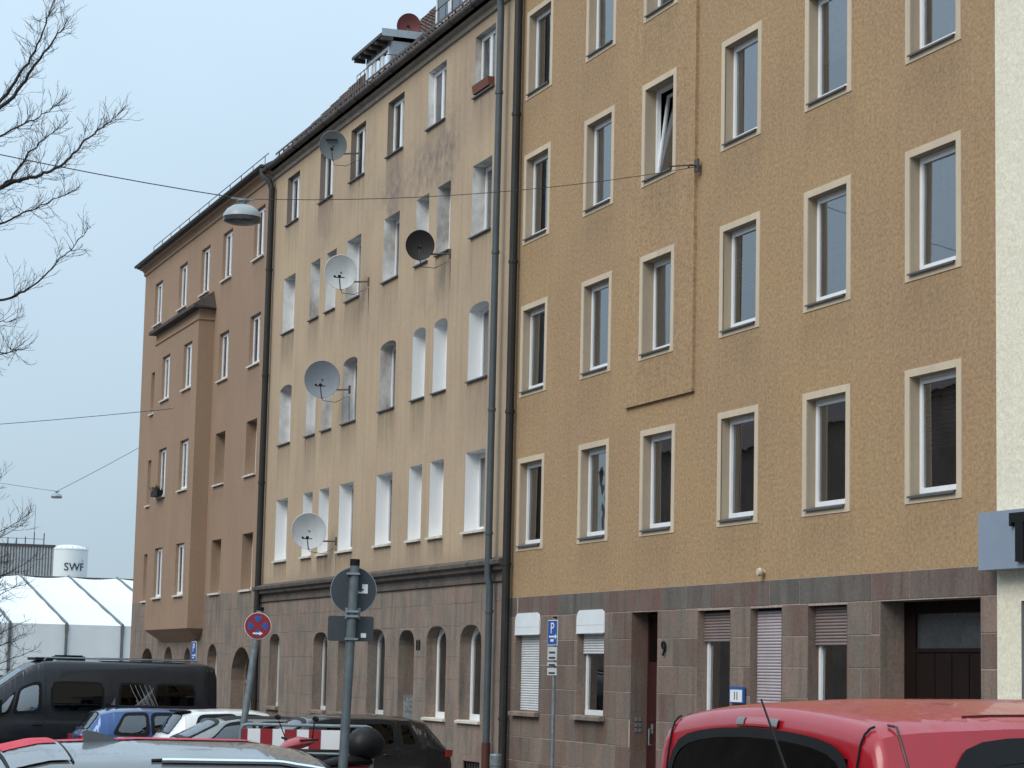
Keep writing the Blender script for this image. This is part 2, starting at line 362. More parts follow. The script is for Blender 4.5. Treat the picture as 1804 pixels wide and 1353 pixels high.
def make_window(parent, q, depth=.14, rev=None, style='pvc', sill='metal', curtain='sheer', band=False, mullion=False, tilt=0, y=0., seed=0, shutter=None, cmat=None, label=None, fw_=.046):
    w = round(q['x1'] - q['x0'], 3); h = round(q['z1'] - q['z0'], 3); rise = q['rise']; fl = q['fl']; x = (q['x0'] + q['x1']) / 2; z = q['z0']
    key = (w, h, rise, fl)
    fm = {'pvc': m_pvc, 'grey': m_pvcg}[style]
    def f_frame():
        mb = MB(); ring(mb, outline(w, h, rise, fl, .001), outline(w, h, rise, fl, fw_), 0, .07); return mb.mesh('window', fm)
    win = obj('window', cached(('fr', style, fw_) + key, f_frame), parent, (x, y + depth, z))
    if label: win['label'] = label
    def f_sash():
        mb = MB()
        if mullion:
            hw = w / 2 - fw_
            for s in (-1, 1):
                o1 = [(s * .012, fw_), (s * hw, fw_), (s * hw, h - fw_), (s * .012, h - fw_)]; o2 = [(s * .062, fw_ + .06), (s * (hw - .055), fw_ + .06), (s * (hw - .055), h - fw_ - .055), (s * .062, h - fw_ - .055)]
                ring(mb, o1, o2, 0, .06)
            mb.box(-.011, .011, -.004, .05, fw_, h - fw_)
        else: ring(mb, outline(w, h, rise, fl, fw_ + .002), outline(w, h, rise, fl, fw_ + .046), 0, .06)
        mb.box(-w / 2 + fw_ + .002, w / 2 - fw_ - .002, -.014, .0, .012, fw_ + .055)
        return mb.mesh('sash', fm)
    ang = R(tilt)
    sash = obj('sash', cached(('sa', style, mullion, fw_) + key, f_sash), win, (0, -.012, 0), (-ang, 0, 0) if tilt else None)
    def f_pane():
        mb = MB(); o1 = outline(w, h, rise, fl, fw_ + .042); n = len(o1); mb.add([(a, 0, b) for a, b in o1], [tuple(range(n))]); return mb.mesh('pane', m_glass)
    obj('pane', cached(('pa', fw_) + key, f_pane), win, (0, .016, 0), (-ang, 0, 0) if tilt else (R(((seed * 37) % 11 - 5) * .07), 0, R(((seed * 53) % 13 - 6) * .09)))
    if rev:
        def f_rev():
            mb = MB(); o1 = outline(w, h, rise, fl); n = len(o1); d = depth + .03
            for i in range(n):
                j = (i + 1) % n; mb.quad((o1[i][0], 0, o1[i][1]), (o1[j][0], 0, o1[j][1]), (o1[j][0], d, o1[j][1]), (o1[i][0], d, o1[i][1]))
            return mb.mesh('reveal', rev)
        obj('reveal', cached(('rv', rev.name, depth) + key, f_rev), win, (0, -depth, 0))
    if sill:
        def f_sill():
            mb = MB()
            if sill == 'metal':
                a = w / 2 - .004; t = .018
                mb.prism([(-.055, -.012), (-.055, -.038), (-.048, -.038), (-.048, -.010), (depth, .024), (depth, .034)], lambda yy, zz: (-a, yy, zz + .006), lambda yy, zz: (a, yy, zz + .006))
            elif sill == 'thick':
                a = w / 2 + .07; mb.prism([(-.10, -.075), (-.10, -.012), (-.085, .0), (0, .01), (-.002, -.075)], lambda yy, zz: (-a, yy, zz), lambda yy, zz: (a, yy, zz))
                mb.box(-w / 2 + .004, w / 2 - .004, .0, depth, -.03, .012)
            elif sill == 'white':
                a = w / 2 + .05; mb.prism([(-.07, -.05), (-.07, -.005), (0, .012), (-.002, -.05)], lambda yy, zz: (-a, yy, zz), lambda yy, zz: (a, yy, zz))
                mb.box(-w / 2 + .004, w / 2 - .004, .0, depth, -.03, .013)
            elif sill == 'dark':
                a = w / 2 + .02; mb.prism([(-.06, -.04), (-.06, -.012), (0, .0), (depth, .012), (depth, -.002), (0, -.04)], lambda yy, zz: (-a if yy <= 0 else -w / 2 + .004, yy, zz), lambda yy, zz: (a if yy <= 0 else w / 2 - .004, yy, zz))
            return mb.mesh('sill', {'metal': m_sill, 'thick': m_stM, 'white': m_sillw, 'dark': m_silld}[sill])
        obj('sill', cached(('si', sill, depth) + key, f_sill), win, (0, -depth, 0))
    if band:
        def f_band():
            mb = MB(); a = w / 2; bx, bz, t = .12, .10, .012
            for (u0_, u1_, v0, v1) in ((-a - bx, -a, -bz, h + bz), (a, a + bx, -bz, h + bz), (-a, a, h, h + bz), (-a, a, -bz, 0)): mb.box(u0_, u1_, -t, .01, v0, v1)
            return mb.mesh('surround', m_band)
        obj('surround', cached(('bd', depth) + key, f_band), win, (0, -depth, 0))
    if curtain:
        cm = cmat or {'sheer': m_curt, 'slats': m_blind, 'half': m_curt, 'gather': m_curt, 'dull': m_curtd, 'cream': m_curtc}[curtain]
        kk = ('cu', curtain, seed % 4, cm.name) + key
        obj('curtain', cached(kk, lambda: curtain_mesh(w - .02, h + rise, curtain, seed % 4).mesh('curtain', cm, fix=False)), win, (0, .065 + .05 * ((seed * 7) % 5) / 4, 0))
    if shutter:
        zb, sm = shutter
        sh = MB(); n = int((h + rise - zb) / .045); sh.box(-w / 2 + .01, w / 2 - .01, .012, .02, zb, h + rise - .005)
        shut = part('roller_shutter', sh, m_dark, win, loc=(0, -.045, 0))
        slat = cached(('slat', w, sm.name), lambda: MB().prism([(0, 0), (-.012, .008), (-.016, .02), (-.012, .032), (0, .042), (.012, .042), (.012, 0)], lambda yy, zz: (-w / 2 + .012, yy, zz), lambda yy, zz: (w / 2 - .012, yy, zz)).mesh('slat', sm))
        return win, [(slat, (x, y + depth - .045, z + zb + i * .045)) for i in range(n)]
    return win, []

def stones(parent, x0, x1, courses, ops, mat, y=0., seed=1, lmin=.6, lmax=1.25, joint=.006, toplintel=None):
    rnd = random.Random(seed); cnt = 0
    holes = [(q['x0'], q['x1'], q['z0'], q['z1'] + q['rise']) for q in ops]
    def sub(r, h):
        a, b, c, d = r; e, f, g, i = h
        if e >= b or f <= a or g >= d or i <= c: return [r]
        out = []
        if e > a: out.append((a, e, c, d))
        if f < b: out.append((f, b, c, d))
        m0, m1 = max(a, e), min(b, f)
        if g > c: out.append((m0, m1, c, g))
        if i < d: out.append((m0, m1, i, d))
        return out
    def put(poly_rect, mt):
        a, b, c, d = poly_rect
        a += joint; b -= joint; c += joint; d -= joint
        if b - a < .05 or d - c < .04: return
        ch = .004; pr = y - .003 - rnd.random() * .006; mb = MB()
        A = [(a, c), (b, c), (b, d), (a, d)]; B = [(a + ch, c + ch), (b - ch, c + ch), (b - ch, d - ch), (a + ch, d - ch)]
        mb.add([(p[0], y + .03, p[1]) for p in A] + [(p[0], pr + ch, p[1]) for p in A] + [(p[0], pr, p[1]) for p in B],
               [(0, 1, 5, 4), (1, 2, 6, 5), (2, 3, 7, 6), (3, 0, 4, 7), (4, 5, 9, 8), (5, 6, 10, 9), (6, 7, 11, 10), (7, 4, 8, 11), (8, 9, 10, 11)])
        me = bpy.data.meshes.new('stone'); me.from_pydata(mb.v, [], mb.f); me.materials.append(mt); obj('stone', me, parent)
    for ci, (c, d) in enumerate(zip(courses[:-1], courses[1:])):
        x = x0; mt = toplintel if (toplintel and ci == len(courses) - 2) else mat
        first = True
        while x < x1 - .01:
            l = lmin + (lmax - lmin) * rnd.random()
            if first: l *= .5 + .5 * (ci % 2); first = False
            e = min(x + l, x1)
            if x1 - e < .35: e = x1
            rs = [(x, e, c, d)]
            for h in holes: rs = [p for r in rs for p in sub(r, h)]
            for r in rs: put(r, mt)
            x = e
    for q in ops:
        if q['rise'] > 0:
            ap = arch_pts(q['x0'], q['x1'], q['z1'], q['rise'], fl=q['fl']); zt = q['z1'] + q['rise']; n = len(ap); m = n // 2
            for seg, cx in ((ap[:m + 1], q['x0']), (ap[m:], q['x1'])):
                mb = MB(); pl = [(cx, zt - joint)] + (seg if cx == q['x0'] else list(reversed(seg)))
                pl = [p for p in pl]; 
                if cx == q['x0']: pl = [(cx + .002, zt - .003)] + [(p[0], p[1] + .003) for p in seg[1:-1]] + [(seg[-1][0] - .004, zt - .003)]; pl.insert(1, (seg[0][0] + .002, seg[0][1]))
                else: pl = [(cx - .002, zt - .003), (seg[-1][0] - .002, seg[-1][1])] + [(p[0], p[1] + .003) for p in reversed(seg[1:-1])] + [(seg[0][0] + .004, zt - .003)]
                mb.prism(pl, lambda a, b: (a, y - .007, b), lambda a, b: (a, y + .03, b)); part('arch_stone', mb, mat, parent)

def shell(parent, x0, x1, z0, z1, depth, mat):
    """the remaining walls of a building behind its street front"""
    mb = MB()
    mb.quad((x0, 0, z0), (x0, depth, z0), (x0, depth, z1), (x0, 0, z1)); mb.quad((x1, 0, z0), (x1, depth, z0), (x1, depth, z1), (x1, 0, z1))
    mb.quad((x0, depth, z0), (x1, depth, z0), (x1, depth, z1), (x0, depth, z1)); part('rear_walls', mb, mat, parent)
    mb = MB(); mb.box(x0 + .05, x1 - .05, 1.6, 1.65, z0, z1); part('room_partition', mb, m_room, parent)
def put_slats(parent_map):
    for win, sl in parent_map:
        for me, loc in sl: obj('slat', me, win, Vector(loc) - Vector(win.location))

# ================================================================ right building: tan roughcast
WZ = 1.85
RB = thing('apartment_building', 'tan roughcast apartment house with pale framed windows above a red sandstone ground floor', 'building', (0, 0, 0))
RX0, RX1 = -41.68, -24.40
cols = [(-41.17, -40.03), (-38.06, -36.95), (-35.29, -34.11), (-32.27, -31.09), (-29.43, -28.26), (-26.52, -25.35)]
rows = [(4.26, 5.82), (7.18, 8.73), (10.12, 11.68), (12.96, 14.52)]
PANZ = 4.52 + WZ - .02
rops = []; rwin = []
for ri, (a, b) in enumerate(rows):
    for ci, (c, d) in enumerate(cols):
        pn = ci == 2 and ri > 0
        if pn: c, d = c - .0, d - .0
        q = op(c, d, a, a + 1.555); q['x1'] = q['x0'] + 1.17; rops.append(q); rwin.append((q, ri, ci, pn))
rnd = random.Random(4)
def stR(x, z):
    s = 0
    for q in rops:
        if q['x0'] - .1 <= x <= q['x1'] + .1 and 0 <= q['z0'] - .08 - z < .9: s = max(s, .28 * (1 - (q['z0'] - .08 - z) / .9))
    return s, 0
facade('render_wall', RB, RX0, RX1, 3.30, 15.6, rops, m_right, step=.35, stains=stR)
pan = facade('projecting_panel', RB, -36.02, -33.27, PANZ, 15.55, [q for q, r_, c_, p in rwin if p], m_right, y=-.055, step=.35, stains=stR)
e = MB(); e.box(-36.02, -33.27, -.0545, .02, PANZ, PANZ + .004); e.box(-36.02, -36.016, -.0545, .02, PANZ, 15.5); e.box(-33.274, -33.27, -.0545, .02, PANZ, 15.5); part('panel_edge', e, m_right, RB)
SL = []
ck = [['dull', 'sheer', 'dull', None, 'dull', 'slats'], ['sheer', 'sheer', 'sheer', 'slats', 'sheer', 'sheer'], ['dull', 'gather', None, 'sheer', 'half', 'sheer'], ['dull', 'sheer', 'half', 'sheer', 'sheer', 'gather']]
for i, (q, ri, ci, pn) in enumerate(rwin):
    cm = m_curtd if ck[ri][ci] == 'slats' and ri == 0 else None
    make_window(RB, q, depth=.14 + (.055 if pn else 0), rev=m_revR, curtain=ck[ri][ci], band=True, y=-.055 if pn else 0., seed=i, tilt=7 if (ri == 2 and ci == 2) else 0, cmat=cm,
                label='tilted open window with a slanting sash' if (ri == 2 and ci == 2) else None)
# ground floor
g1 = op(-41.18, -39.93, 1.18, 2.98); g2 = op(-38.06, -36.83, 1.18, 2.98); gd = op(-35.68, -34.60, -.6, 2.92); g3 = op(-33.04, -31.87, 1.18, 2.90); g4 = op(-31.18, -30.16, 1.18, 2.90); g5 = op(-29.34, -28.20, 1.18, 2.90); gg = op(-27.30, -24.80, -.6, 2.92)
gops = [g1, g2, gd, g3, g4, g5, gg]
sb = facade('sandstone_base', RB, RX0, RX1, -.9, 3.30, gops, m_mortR, y=.0, step=2.)
stones(sb, RX0, RX1, [-.6, -.16, .28, .72, 1.16, 1.61, 2.04, 2.48, 2.93, 3.30], gops, m_stR, seed=5, toplintel=m_stG)
for q, zb, sm, bx_ in ((g1, .02, m_shutW, True), (g2, 1.06, m_shutW, True), (g3, 1.24, m_shutB, False), (g4, .02, m_shutG, False), (g5, 1.17, m_shutB, False)):
    wn, sl = make_window(RB, q, depth=.17, rev=m_stR, sill='thick' if bx_ else 'dark', curtain='dull', shutter=(zb, sm), seed=3, y=-.01); SL.append((wn, sl))
    if bx_:
        hw = (q['x1'] - q['x0']) / 2 + .015; z0_ = 2.60 - 1.18; z1_ = 2.995 - 1.18; pl = [(-hw, z0_), (hw, z0_)]
        for t in range(7): a = R(90 * t / 6); pl.append((hw - .16 + .16 * math.cos(a), z1_ - .16 + .16 * math.sin(a)))
        for t in range(7): a = R(90 + 90 * t / 6); pl.append((-hw + .16 + .16 * math.cos(a), z1_ - .16 + .16 * math.sin(a)))
        mb = MB(); mb.prism(pl, lambda a, b: (a, -.19, b), lambda a, b: (a, -.02, b)); bxo = part('shutter_box', mb, m_wbox, wn)
        mb = MB(); mb.box(-hw + .005, hw - .005, -.1935, -.19, z0_ + .135, z0_ + .142); mb.box(-hw - .003, hw + .003, -.197, -.189, z0_ - .012, z0_ + .006); part('box_seam', mb, m_pvcg, wn)
put_slats(SL)
# entrance door
mb = MB(); o1 = outline(1.08, 3.52, 0, 1)
for i in range(4):
    j = (i + 1) % 4; mb.quad((o1[i][0], 0, o1[i][1]), (o1[j][0], 0, o1[j][1]), (o1[j][0], .34, o1[j][1]), (o1[i][0], .34, o1[i][1]))
dr = MB(); dr.box(-.54, .54, .30, .34, 0, 3.5); door = part('door', dr, m_door, RB, loc=(-35.14, 0, -.6)); part('reveal', mb, m_stR, door)
d2 = MB()
for (a, b, c, d) in ((-.46, -.04, .75, 1.55), (.04, .46, .75, 1.55), (-.46, -.04, 1.75, 2.5), (.04, .46, 1.75, 2.5)): d2.box(a, b, .285, .30, c, d)
part('door_panel', d2, m_door, door)
d3 = MB(); d3.box(-.46, .46, .292, .300, 2.72, 3.42); part('transom_pane', d3, m_dglass, door)
d4 = MB(); d4.tube([(-.30, .30, 1.62), (-.30, .24, 1.62), (-.30, .24, 1.36), (-.30, .30, 1.36)], .014, 6); d4.box(-.33, -.27, .288, .30, 1.3, 1.7); part('door_handle', d4, m_galv, door)
bl = MB(); 
for i in range(3):
    for j in range(2): bl.box(-.535, -.528, .08 + j * .07, .13 + j * .07, 1.56 + i * .09, 1.62 + i * .09)
part('doorbell', bl, m_galv, door)
nm = obj('house_number', text_mesh('9', .34, .012, m_black), RB, (-34.28, -.035, 2.31), (R(90), 0, 0))
# gateway
mb = MB(); o1 = outline(2.5, 3.52, 0, 1)
for i in range(4):
    j = (i + 1) % 4; mb.quad((o1[i][0], 0, o1[i][1]), (o1[j][0], 0, o1[j][1]), (o1[j][0], .42, o1[j][1]), (o1[i][0], .42, o1[i][1]))
gt = MB(); gt.box(-1.25, 1.25, .36, .42, 0, 2.90); gt.box(-1.25, -.95, .36, .42, 2.90, 3.52); gt.box(-.95, 1.25, .36, .42, 3.36, 3.52); gate = part('gate', gt, m_gate, RB, loc=(-26.05, 0, -.6)); part('reveal', mb, m_stR, gate)
for i in range(5):
    g_ = MB(); g_.box(-.84 + i * .42, -.84 + i * .42 + .39, .347, .36, .1, 2.84); part('board', g_, m_gate, gate)
g_ = MB(); g_.box(-.95, 1.25, .385, .39, 2.90, 3.36); part('fanlight_pane', g_, pbr('frosted_glass', (.045, .05, .055), .25, var=.15), gate)
g_ = MB(); g_.box(-.93, 1.24, .345, .38, 2.86, 2.91); g_.box(-.98, -.94, .345, .38, 0, 3.4); part('gate_frame', g_, m_gate, gate)
shell(RB, RX0, RX1, -.9, 15.6, 11, m_right)
rf = MB(); rf.prism([(-.45, 15.55), (-.45, 15.7), (5.5, 20.6), (11.5, 15.7), (11.5, 15.55)], lambda a, b: (RX0 + .01, a, b), lambda a, b: (RX1 - .01, a, b)); part('roof', rf, m_tiler, RB)
# wall plate sign, wall bolt, wire anchor
pl_ = MB(); pl_.box(-.24, .24, -.03, 0, -.12, .12); ps = part('number_plate_sign', pl_, m_blue, RB, loc=(-31.53, -.03, 1.63))
p2 = MB(); p2.box(-.20, .20, -.036, -.03, -.105, .075); part('sign_face', p2, m_white, ps); obj('lettering', text_mesh('11', .17, .002, m_black), ps, (0, -.04, -.02), (R(90), 0, 0))
b_ = MB(); b_.lathe([(0, -.10), (.05, -.095), (.065, -.06), (.05, -.02), (.03, -.01), (.03, .03)], 12, Matrix.Rotation(R(-90), 4, 'X')); part('wall_knob', b_, m_band, RB, loc=(-30.74, -.02, 3.42))

# ================================================================ middle building: stained beige render
MBd = thing('apartment_building', 'stained beige rendered apartment house with white window reveals and satellite dishes, between its two neighbours', 'building')
MX0, MX1 = -61.30, -41.70
wide = [(-59.75, -58.55), (-53.67, -52.47), (-50.6, -49.4), (-44.38, -43.18)]; narrow = [(-57.02, -56.12), (-55.5, -54.6), (-48.15, -47.25), (-46.68, -45.78)]
top = [(-59.70, -58.45), (-56.40, -55.15), (-53.60, -52.35), (-50.54, -49.29), (-47.53, -46.28), (-44.40, -43.15)]
mops = []
for (a, b) in top: mops.append((op(a, b, 11.79 + WZ, 13.07 + WZ), 't'))
for (a, b) in wide + narrow:
    mops.append((op(a, b, 8.86 + WZ, 10.34 + WZ), '2')); mops.append((op(a, b, 5.89 + WZ, 7.30 + WZ, .13, 1.0), '3')); mops.append((op(a, b, 2.83 + WZ, 4.43 + WZ), '4'))
qs = [q for q, _ in mops]
rndS = random.Random(8)
amt = {id(q): .4 + .6 * rndS.random() for q in qs}
blobs = [(-47.6, 11.0, 1.7, .75, 1.0), (-49.9, 10.75 + WZ, .45, .6, 1.3), (-46.0, 10.8 + WZ, .7, .8, .8), (-50.3, 11.0 + WZ, 1.2, .5, .6), (-44.5, 12.3 + WZ, 1.6, .8, .35), (-55.6, 10.9 + WZ, 1.0, .5, .5), (-47.0, 7.9 + WZ, 2, .5, .3), (-43.2, 5.0 + WZ, .8, 1.5, .35), (-52, 12.2 + WZ, .5, 1.2, .3)]
blobs[0] = (-47.4, 10.95 + WZ, 1.6, .7, 1.0)
def stM(x, z):
    s = 0
    for q in qs:
        d = q['z0'] - .03 - z
        if q['x0'] - .05 <= x <= q['x1'] + .05 and 0 <= d < 1.1: s = max(s, amt[id(q)] * .8 * (1 - d / 1.1))
    s = max(s, .5 * max(0, 1 - (z - (2.15 + WZ)) / .35))
    b = sum(a * math.exp(-((x - bx) / rx) ** 2 - ((z - bz) / rz) ** 2) for bx, bz, rx, rz, a in blobs)
    return min(1, s), min(1, b)
facade('render_wall', MBd, MX0, MX1, 2.0 + WZ, 15.35, qs, m_mid, step=.16, stains=stM)
for i, (q, k) in enumerate(mops):
    fl_ = {'2': m_revF, '3': m_revF if i % 3 else m_revW, '4': m_revW, 't': m_revM}[k]
    if k == '3' and q['x0'] > -49: fl_ = m_revW
    if k == 't' and q['x0'] > -48: fl_ = m_revF
    make_window(MBd, q, depth=.14 if k == 't' else .28, rev=fl_, curtain='dull' if k == 't' else ('sheer' if i % 3 == 0 else 'dull'), mullion=(q['x1'] - q['x0'] > 1.1) and q['rise'] == 0, sill='white' if k == '4' else 'dark', seed=i)
# sandstone ground floor
FLA = .8
mg = [op(-59.95, -58.86, .90, 2.48, .30, FLA), op(-55.57, -54.30, .90, 2.48, .30, FLA), op(-53.37, -52.47, .90, 2.40, .28, FLA), op(-50.93, -49.58, .90, 2.46, .34, FLA), op(-48.55, -47.45, -.7, 2.44, .32, FLA), op(-46.62, -45.30, .93, 2.46, .36, FLA), op(-44.44, -43.15, .93, 2.46, .36, FLA)]
cel = op(-44.1, -43.1, -.15, .15)
sb = facade('sandstone_base', MBd, MX0, MX1, -1.1, 3.66, mg + [cel], m_mortM, y=.0, step=2.)
stones(sb, MX0, MX1, [-.75, -.25, .27, .78, 1.25, 1.72, 2.18, 2.80, 3.25, 3.62], mg + [cel], m_stM, seed=11, lmin=.55, lmax=1.1, joint=.004)
mb = MB(); mb.box(cel['x0'], cel['x1'], .10, .12, cel['z0'], cel['z1']); cw = part('cellar_window', mb, m_dark, MBd)
for i in range(6):
    b_ = MB(); b_.box(cel['x0'] + .1 + i * .16, cel['x0'] + .13 + i * .16, .04, .06, cel['z0'], cel['z1']); part('bar', b_, m_gut, cw)
for i, q in enumerate(mg):
    if i == 4: continue
    make_window(MBd, q, depth=.235, rev=m_stM, style='pvc' if i >= 5 else 'grey', sill='white' if i >= 5 else 'thick', curtain='dull', seed=i, fw_=.075 if i >= 5 else .05)
q = mg[4]; mb = MB(); o1 = outline(1.1, 3.14, .32, FLA)
for i in range(len(o1)):
    j = (i + 1) % len(o1); mb.quad((o1[i][0], 0, o1[i][1]), (o1[j][0], 0, o1[j][1]), (o1[j][0], .5, o1[j][1]), (o1[i][0], .5, o1[i][1]))
dd = MB(); dd.add([(a, .44, b) for a, b in o1], [tuple(range(len(o1)))]); door = part('door', dd, pbr('grey_brown_door', (.05, .042, .036), .6, var=.2), MBd, loc=(-48.0, 0, -.7)); part('reveal', mb, m_stM, door)
d_ = MB(); d_.box(-.548, -.52, .14, .40, 1.42, 2.06); part('mailbox', d_, pbr('scribbled_box', (.30, .32, .33), .5, var=.5, vs=18), door)
nm = obj('house_number', text_mesh('11', .32, .012, m_black), MBd, (-47.1, -.035, 2.42), (R(90), 0, 0))
# cornice with a moulded profile
cp = [(0.02, 1.77), (-.05, 1.78), (-.05, 1.86), (-.02, 1.87), (-.03, 1.95), (-.12, 2.0), (-.13, 2.06), (-.20, 2.10), (-.21, 2.17), (-.19, 2.19), (0.02, 2.26)]
n = 14
for i in range(n):
    a = MX0 + (MX1 - MX0) * i / n; b = MX0 + (MX1 - MX0) * (i + 1) / n
    mb = MB(); mb.prism(cp, lambda y_, z_: (a + .004, y_, z_ + WZ), lambda y_, z_: (b - .004, y_, z_ + WZ)); cs = part('cornice_stone', mb, m_corn, MBd)
shell(MBd, MX0, MX1, -1.1, 15.35, 11, m_mid)
# eaves, gutter, roof
ev = MB(); ev.prism([(.02, 13.30), (-.05, 13.31), (-.07, 13.36), (-.05, 13.385), (-.05, 13.42), (-.14, 13.46), (-.14, 13.50), (.02, 13.50)], lambda y_, z_: (MX0, y_, z_ + WZ), lambda y_, z_: (MX1, y_, z_ + WZ)); part('eaves_moulding', ev, m_eave, MBd)
gu = MB(); pf = [(-.26 - .085 * math.cos(a), 13.60 - .085 * math.sin(a)) for a in [math.pi * t / 10 for t in range(11)]]; pf = pf + [(-.179, 13.60), (-.18, 13.61), (-.34, 13.61)]
gu.prism(pf, lambda y_, z_: (MX0 - .05, y_, z_ + WZ), lambda y_, z_: (MX1, y_, z_ + WZ)); gut = part('gutter', gu, m_gut, MBd)
for i in range(14):
    b_ = MB(); xx = MX0 + .5 + i * 1.42; b_.tube([(xx, -.18, 13.55 + WZ), (xx, -.26, 13.50 + WZ), (xx, -.36, 13.55 + WZ), (xx, -.355, 13.63 + WZ)], .012, 5); part('gutter_bracket', b_, m_gut, gut)
PIT = math.tan(R(47.3)); RY0, RZ0, RYR = -.22, 13.60 + WZ, 5.4
def roofpt(x, y): return (x, y, RZ0 + (y - RY0) * PIT)
rb = MB(); rb.quad(roofpt(MX0, RY0), roofpt(MX1, RY0), roofpt(MX1, RYR), roofpt(MX0, RYR)); zr = RZ0 + (RYR - RY0) * PIT
rb.quad((MX0, RYR, zr), (MX1, RYR, zr), (MX1, 11.2, RZ0), (MX0, 11.2, RZ0)); rb.add([(MX0, RY0, RZ0), (MX0, RYR, zr), (MX0, 11.2, RZ0)], [(0, 1, 2)]); rb.add([(MX1, RY0, RZ0), (MX1, RYR, zr), (MX1, 11.2, RZ0)], [(0, 1, 2)])
roof = part('roof', rb, m_tile, MBd)
# overlapping tile courses, far too many to pick apart
V = []; F = []; nx = int((MX1 - MX0) / .075); ny = 22; L_ = (RYR - RY0) / ny; rnd = random.Random(2)
for j in range(ny):
    ya = RY0 + j * L_ - .02; yb = ya + L_ + .03
    for e_, (yy, up) in enumerate(((ya, .05), (yb, .018))):
        for i in range(nx + 1):
            x = MX0 + .02 + i * .0745; p = roofpt(x, yy); wv = .022 * math.sin(i * math.pi / 1.5) + rnd.random() * .006
            V.append((p[0], p[1] - .7 * (up + wv), p[2] + .7 * (up + wv)))
    b0 = len(V) - 2 * (nx + 1); F += [(b0 + i, b0 + i + 1, b0 + nx + 2 + i, b0 + nx + 1 + i) for i in range(nx)]
me = bpy.data.meshes.new('roof_tiles'); me.from_pydata(V, [], F); me.materials.append(m_tiler); rt = obj('roof_tiles', me, roof); rt['kind'] = 'stuff'
fwl = MB(); fwl.box(MX0 - .12, MX0 + .06, .1, 5, 13.5 + WZ, 14.05 + WZ); part('party_wall_flashing', fwl, m_zinc, roof)
sg = MB()
for i in range(40): sg.box(MX0 + .3 + i * .47, MX0 + .33 + i * .47, .04, .07, 13.9 + WZ, 14.10 + WZ)
sg.box(MX0, MX1, .03, .04, 14.04 + WZ, 14.10 + WZ)
part('snow_guard', sg, m_gut, roof)
def dormer(x0, x1, ytop, h, over, bright=False):
    yf = .45; zb = RZ0 + (yf - RY0) * PIT - .05; zt = zb + h; ye = yf + h / PIT + 1.1
    m = MB(); m.prism([(x0, zb), (x1, zb), (x1, zt), (x0, zt)], lambda a, b: (a, yf, b), lambda a, b: (a, yf + .04, b)); dm = part('dormer', m, m_zinc, MBd)
    for x in (x0, x1):
        c = MB(); s_ = .012 if x == x1 else -.012
        n = 3
        for i in range(n):
            ya = yf + .02 + (ye - yf) * i / n; yb = yf - .02 + (ye - yf) * (i + 1) / n
            c.box(min(x, x + s_), max(x, x + s_), ya, yb, zb - .1, zt - .05)
        part('cheek_panel', c, m_zinc, dm)
    r = MB(); r.prism([(yf - over, zt + .02), (yf - over, zt + .07), (ye, zt + .38), (ye, zt + .33)], lambda a, b: (x0 - .22, a, b), lambda a, b: (x1 + .12, a, b)); part('dormer_roof', r, m_zinc, dm)
    f = MB(); f.box(x0 - .24, x1 + .14, yf - over - .03, yf - over, zt + .0, zt + .075); part('fascia', f, m_gut, dm); f = MB(); f.box(x1 + .12, x1 + .14, yf - over, ye, zt + .02, zt + .2); part('side_fascia', f, m_zinc, dm)
    for i in range(6):
        s = MB(); xx = x0 - .1 + (x1 - x0 + .2) * i / 5; s.box(xx - .04, xx + .04, yf - over, yf, zt - .08, zt + .02); part('rafter_end', s, m_gut, dm)
    nw = 3
    for i in range(nw):
        a = x0 + .08 + (x1 - x0 - .16) * i / nw; b = x0 + .08 + (x1 - x0 - .16) * (i + 1) / nw
        wn = MB(); ring(wn, [(a + .02, zb + .1), (b - .02, zb + .1), (b - .02, zt - .15), (a + .02, zt - .15)], [(a + .09, zb + .18), (b - .09, zb + .18), (b - .09, zt - .22), (a + .09, zt - .22)], yf - .03, yf + .001); wo = part('dormer_window', wn, m_pvc, dm)
        p_ = MB(); p_.quad((a + .09, yf - .012, zb + .18), (b - .09, yf - .012, zb + .18), (b - .09, yf - .012, zt - .22), (a + .09, yf - .012, zt - .22)); part('pane', p_, glass('dormer_glass', (.5, .52, .55), 2.2) if 'dormer_glass' not in MATS else MATS['dormer_glass'], wo)
    g = MB(); g.tube([(x0 - .1, yf - .2, zb + .32), (x1 + .1, yf - .2, zb + .32)], .012, 5); g.tube([(x1 + .1, yf - .2, zb + .32), (x1 + .1, ye - .2, zb + .32 + (ye - yf) * .0)], .012, 5)
    for i in range(8): xx = x0 - .1 + (x1 - x0 + .2) * i / 7; g.tube([(xx, yf - .2, zb - .2), (xx, yf - .2, zb + .32)], .008, 4)
    part('railing', g, m_gut, dm)
    return dm
dormer(-54.05, -51.95, 0, .74, .28)
dormer(-48.55, -45.4, 0, 1.15, .3)
# grey downpipe with red standpipe foot
dp = MB(); dp.tube([(-42.26, -.26, 13.5 + WZ), (-42.30, -.22, 13.3 + WZ), (-42.30, -.20, 13.1 + WZ), (-42.30, -.20, 2.3 + WZ), (-42.30, -.20, 1.9 + WZ), (-42.30, -.16, 1.65 + WZ), (-42.30, -.16, .55)], .068, 12); dpo = part('downpipe', dp, m_gpipe, MBd)
dp = MB(); dp.tube([(-42.30, -.16, .56), (-42.30, -.16, -.6)], .085, 12); part('standpipe', dp, m_rpipe, dpo)
for z in (11.4, 8.2, 5.1, 2.7, 1.2):
    c = MB(); c.tube([(-42.30, -.20 if z > 2 else -.16, z + WZ - .03), (-42.30, -.20 if z > 2 else -.16, z + WZ + .03)], .082, 12); part('pipe_collar', c, m_gpipe, dpo)
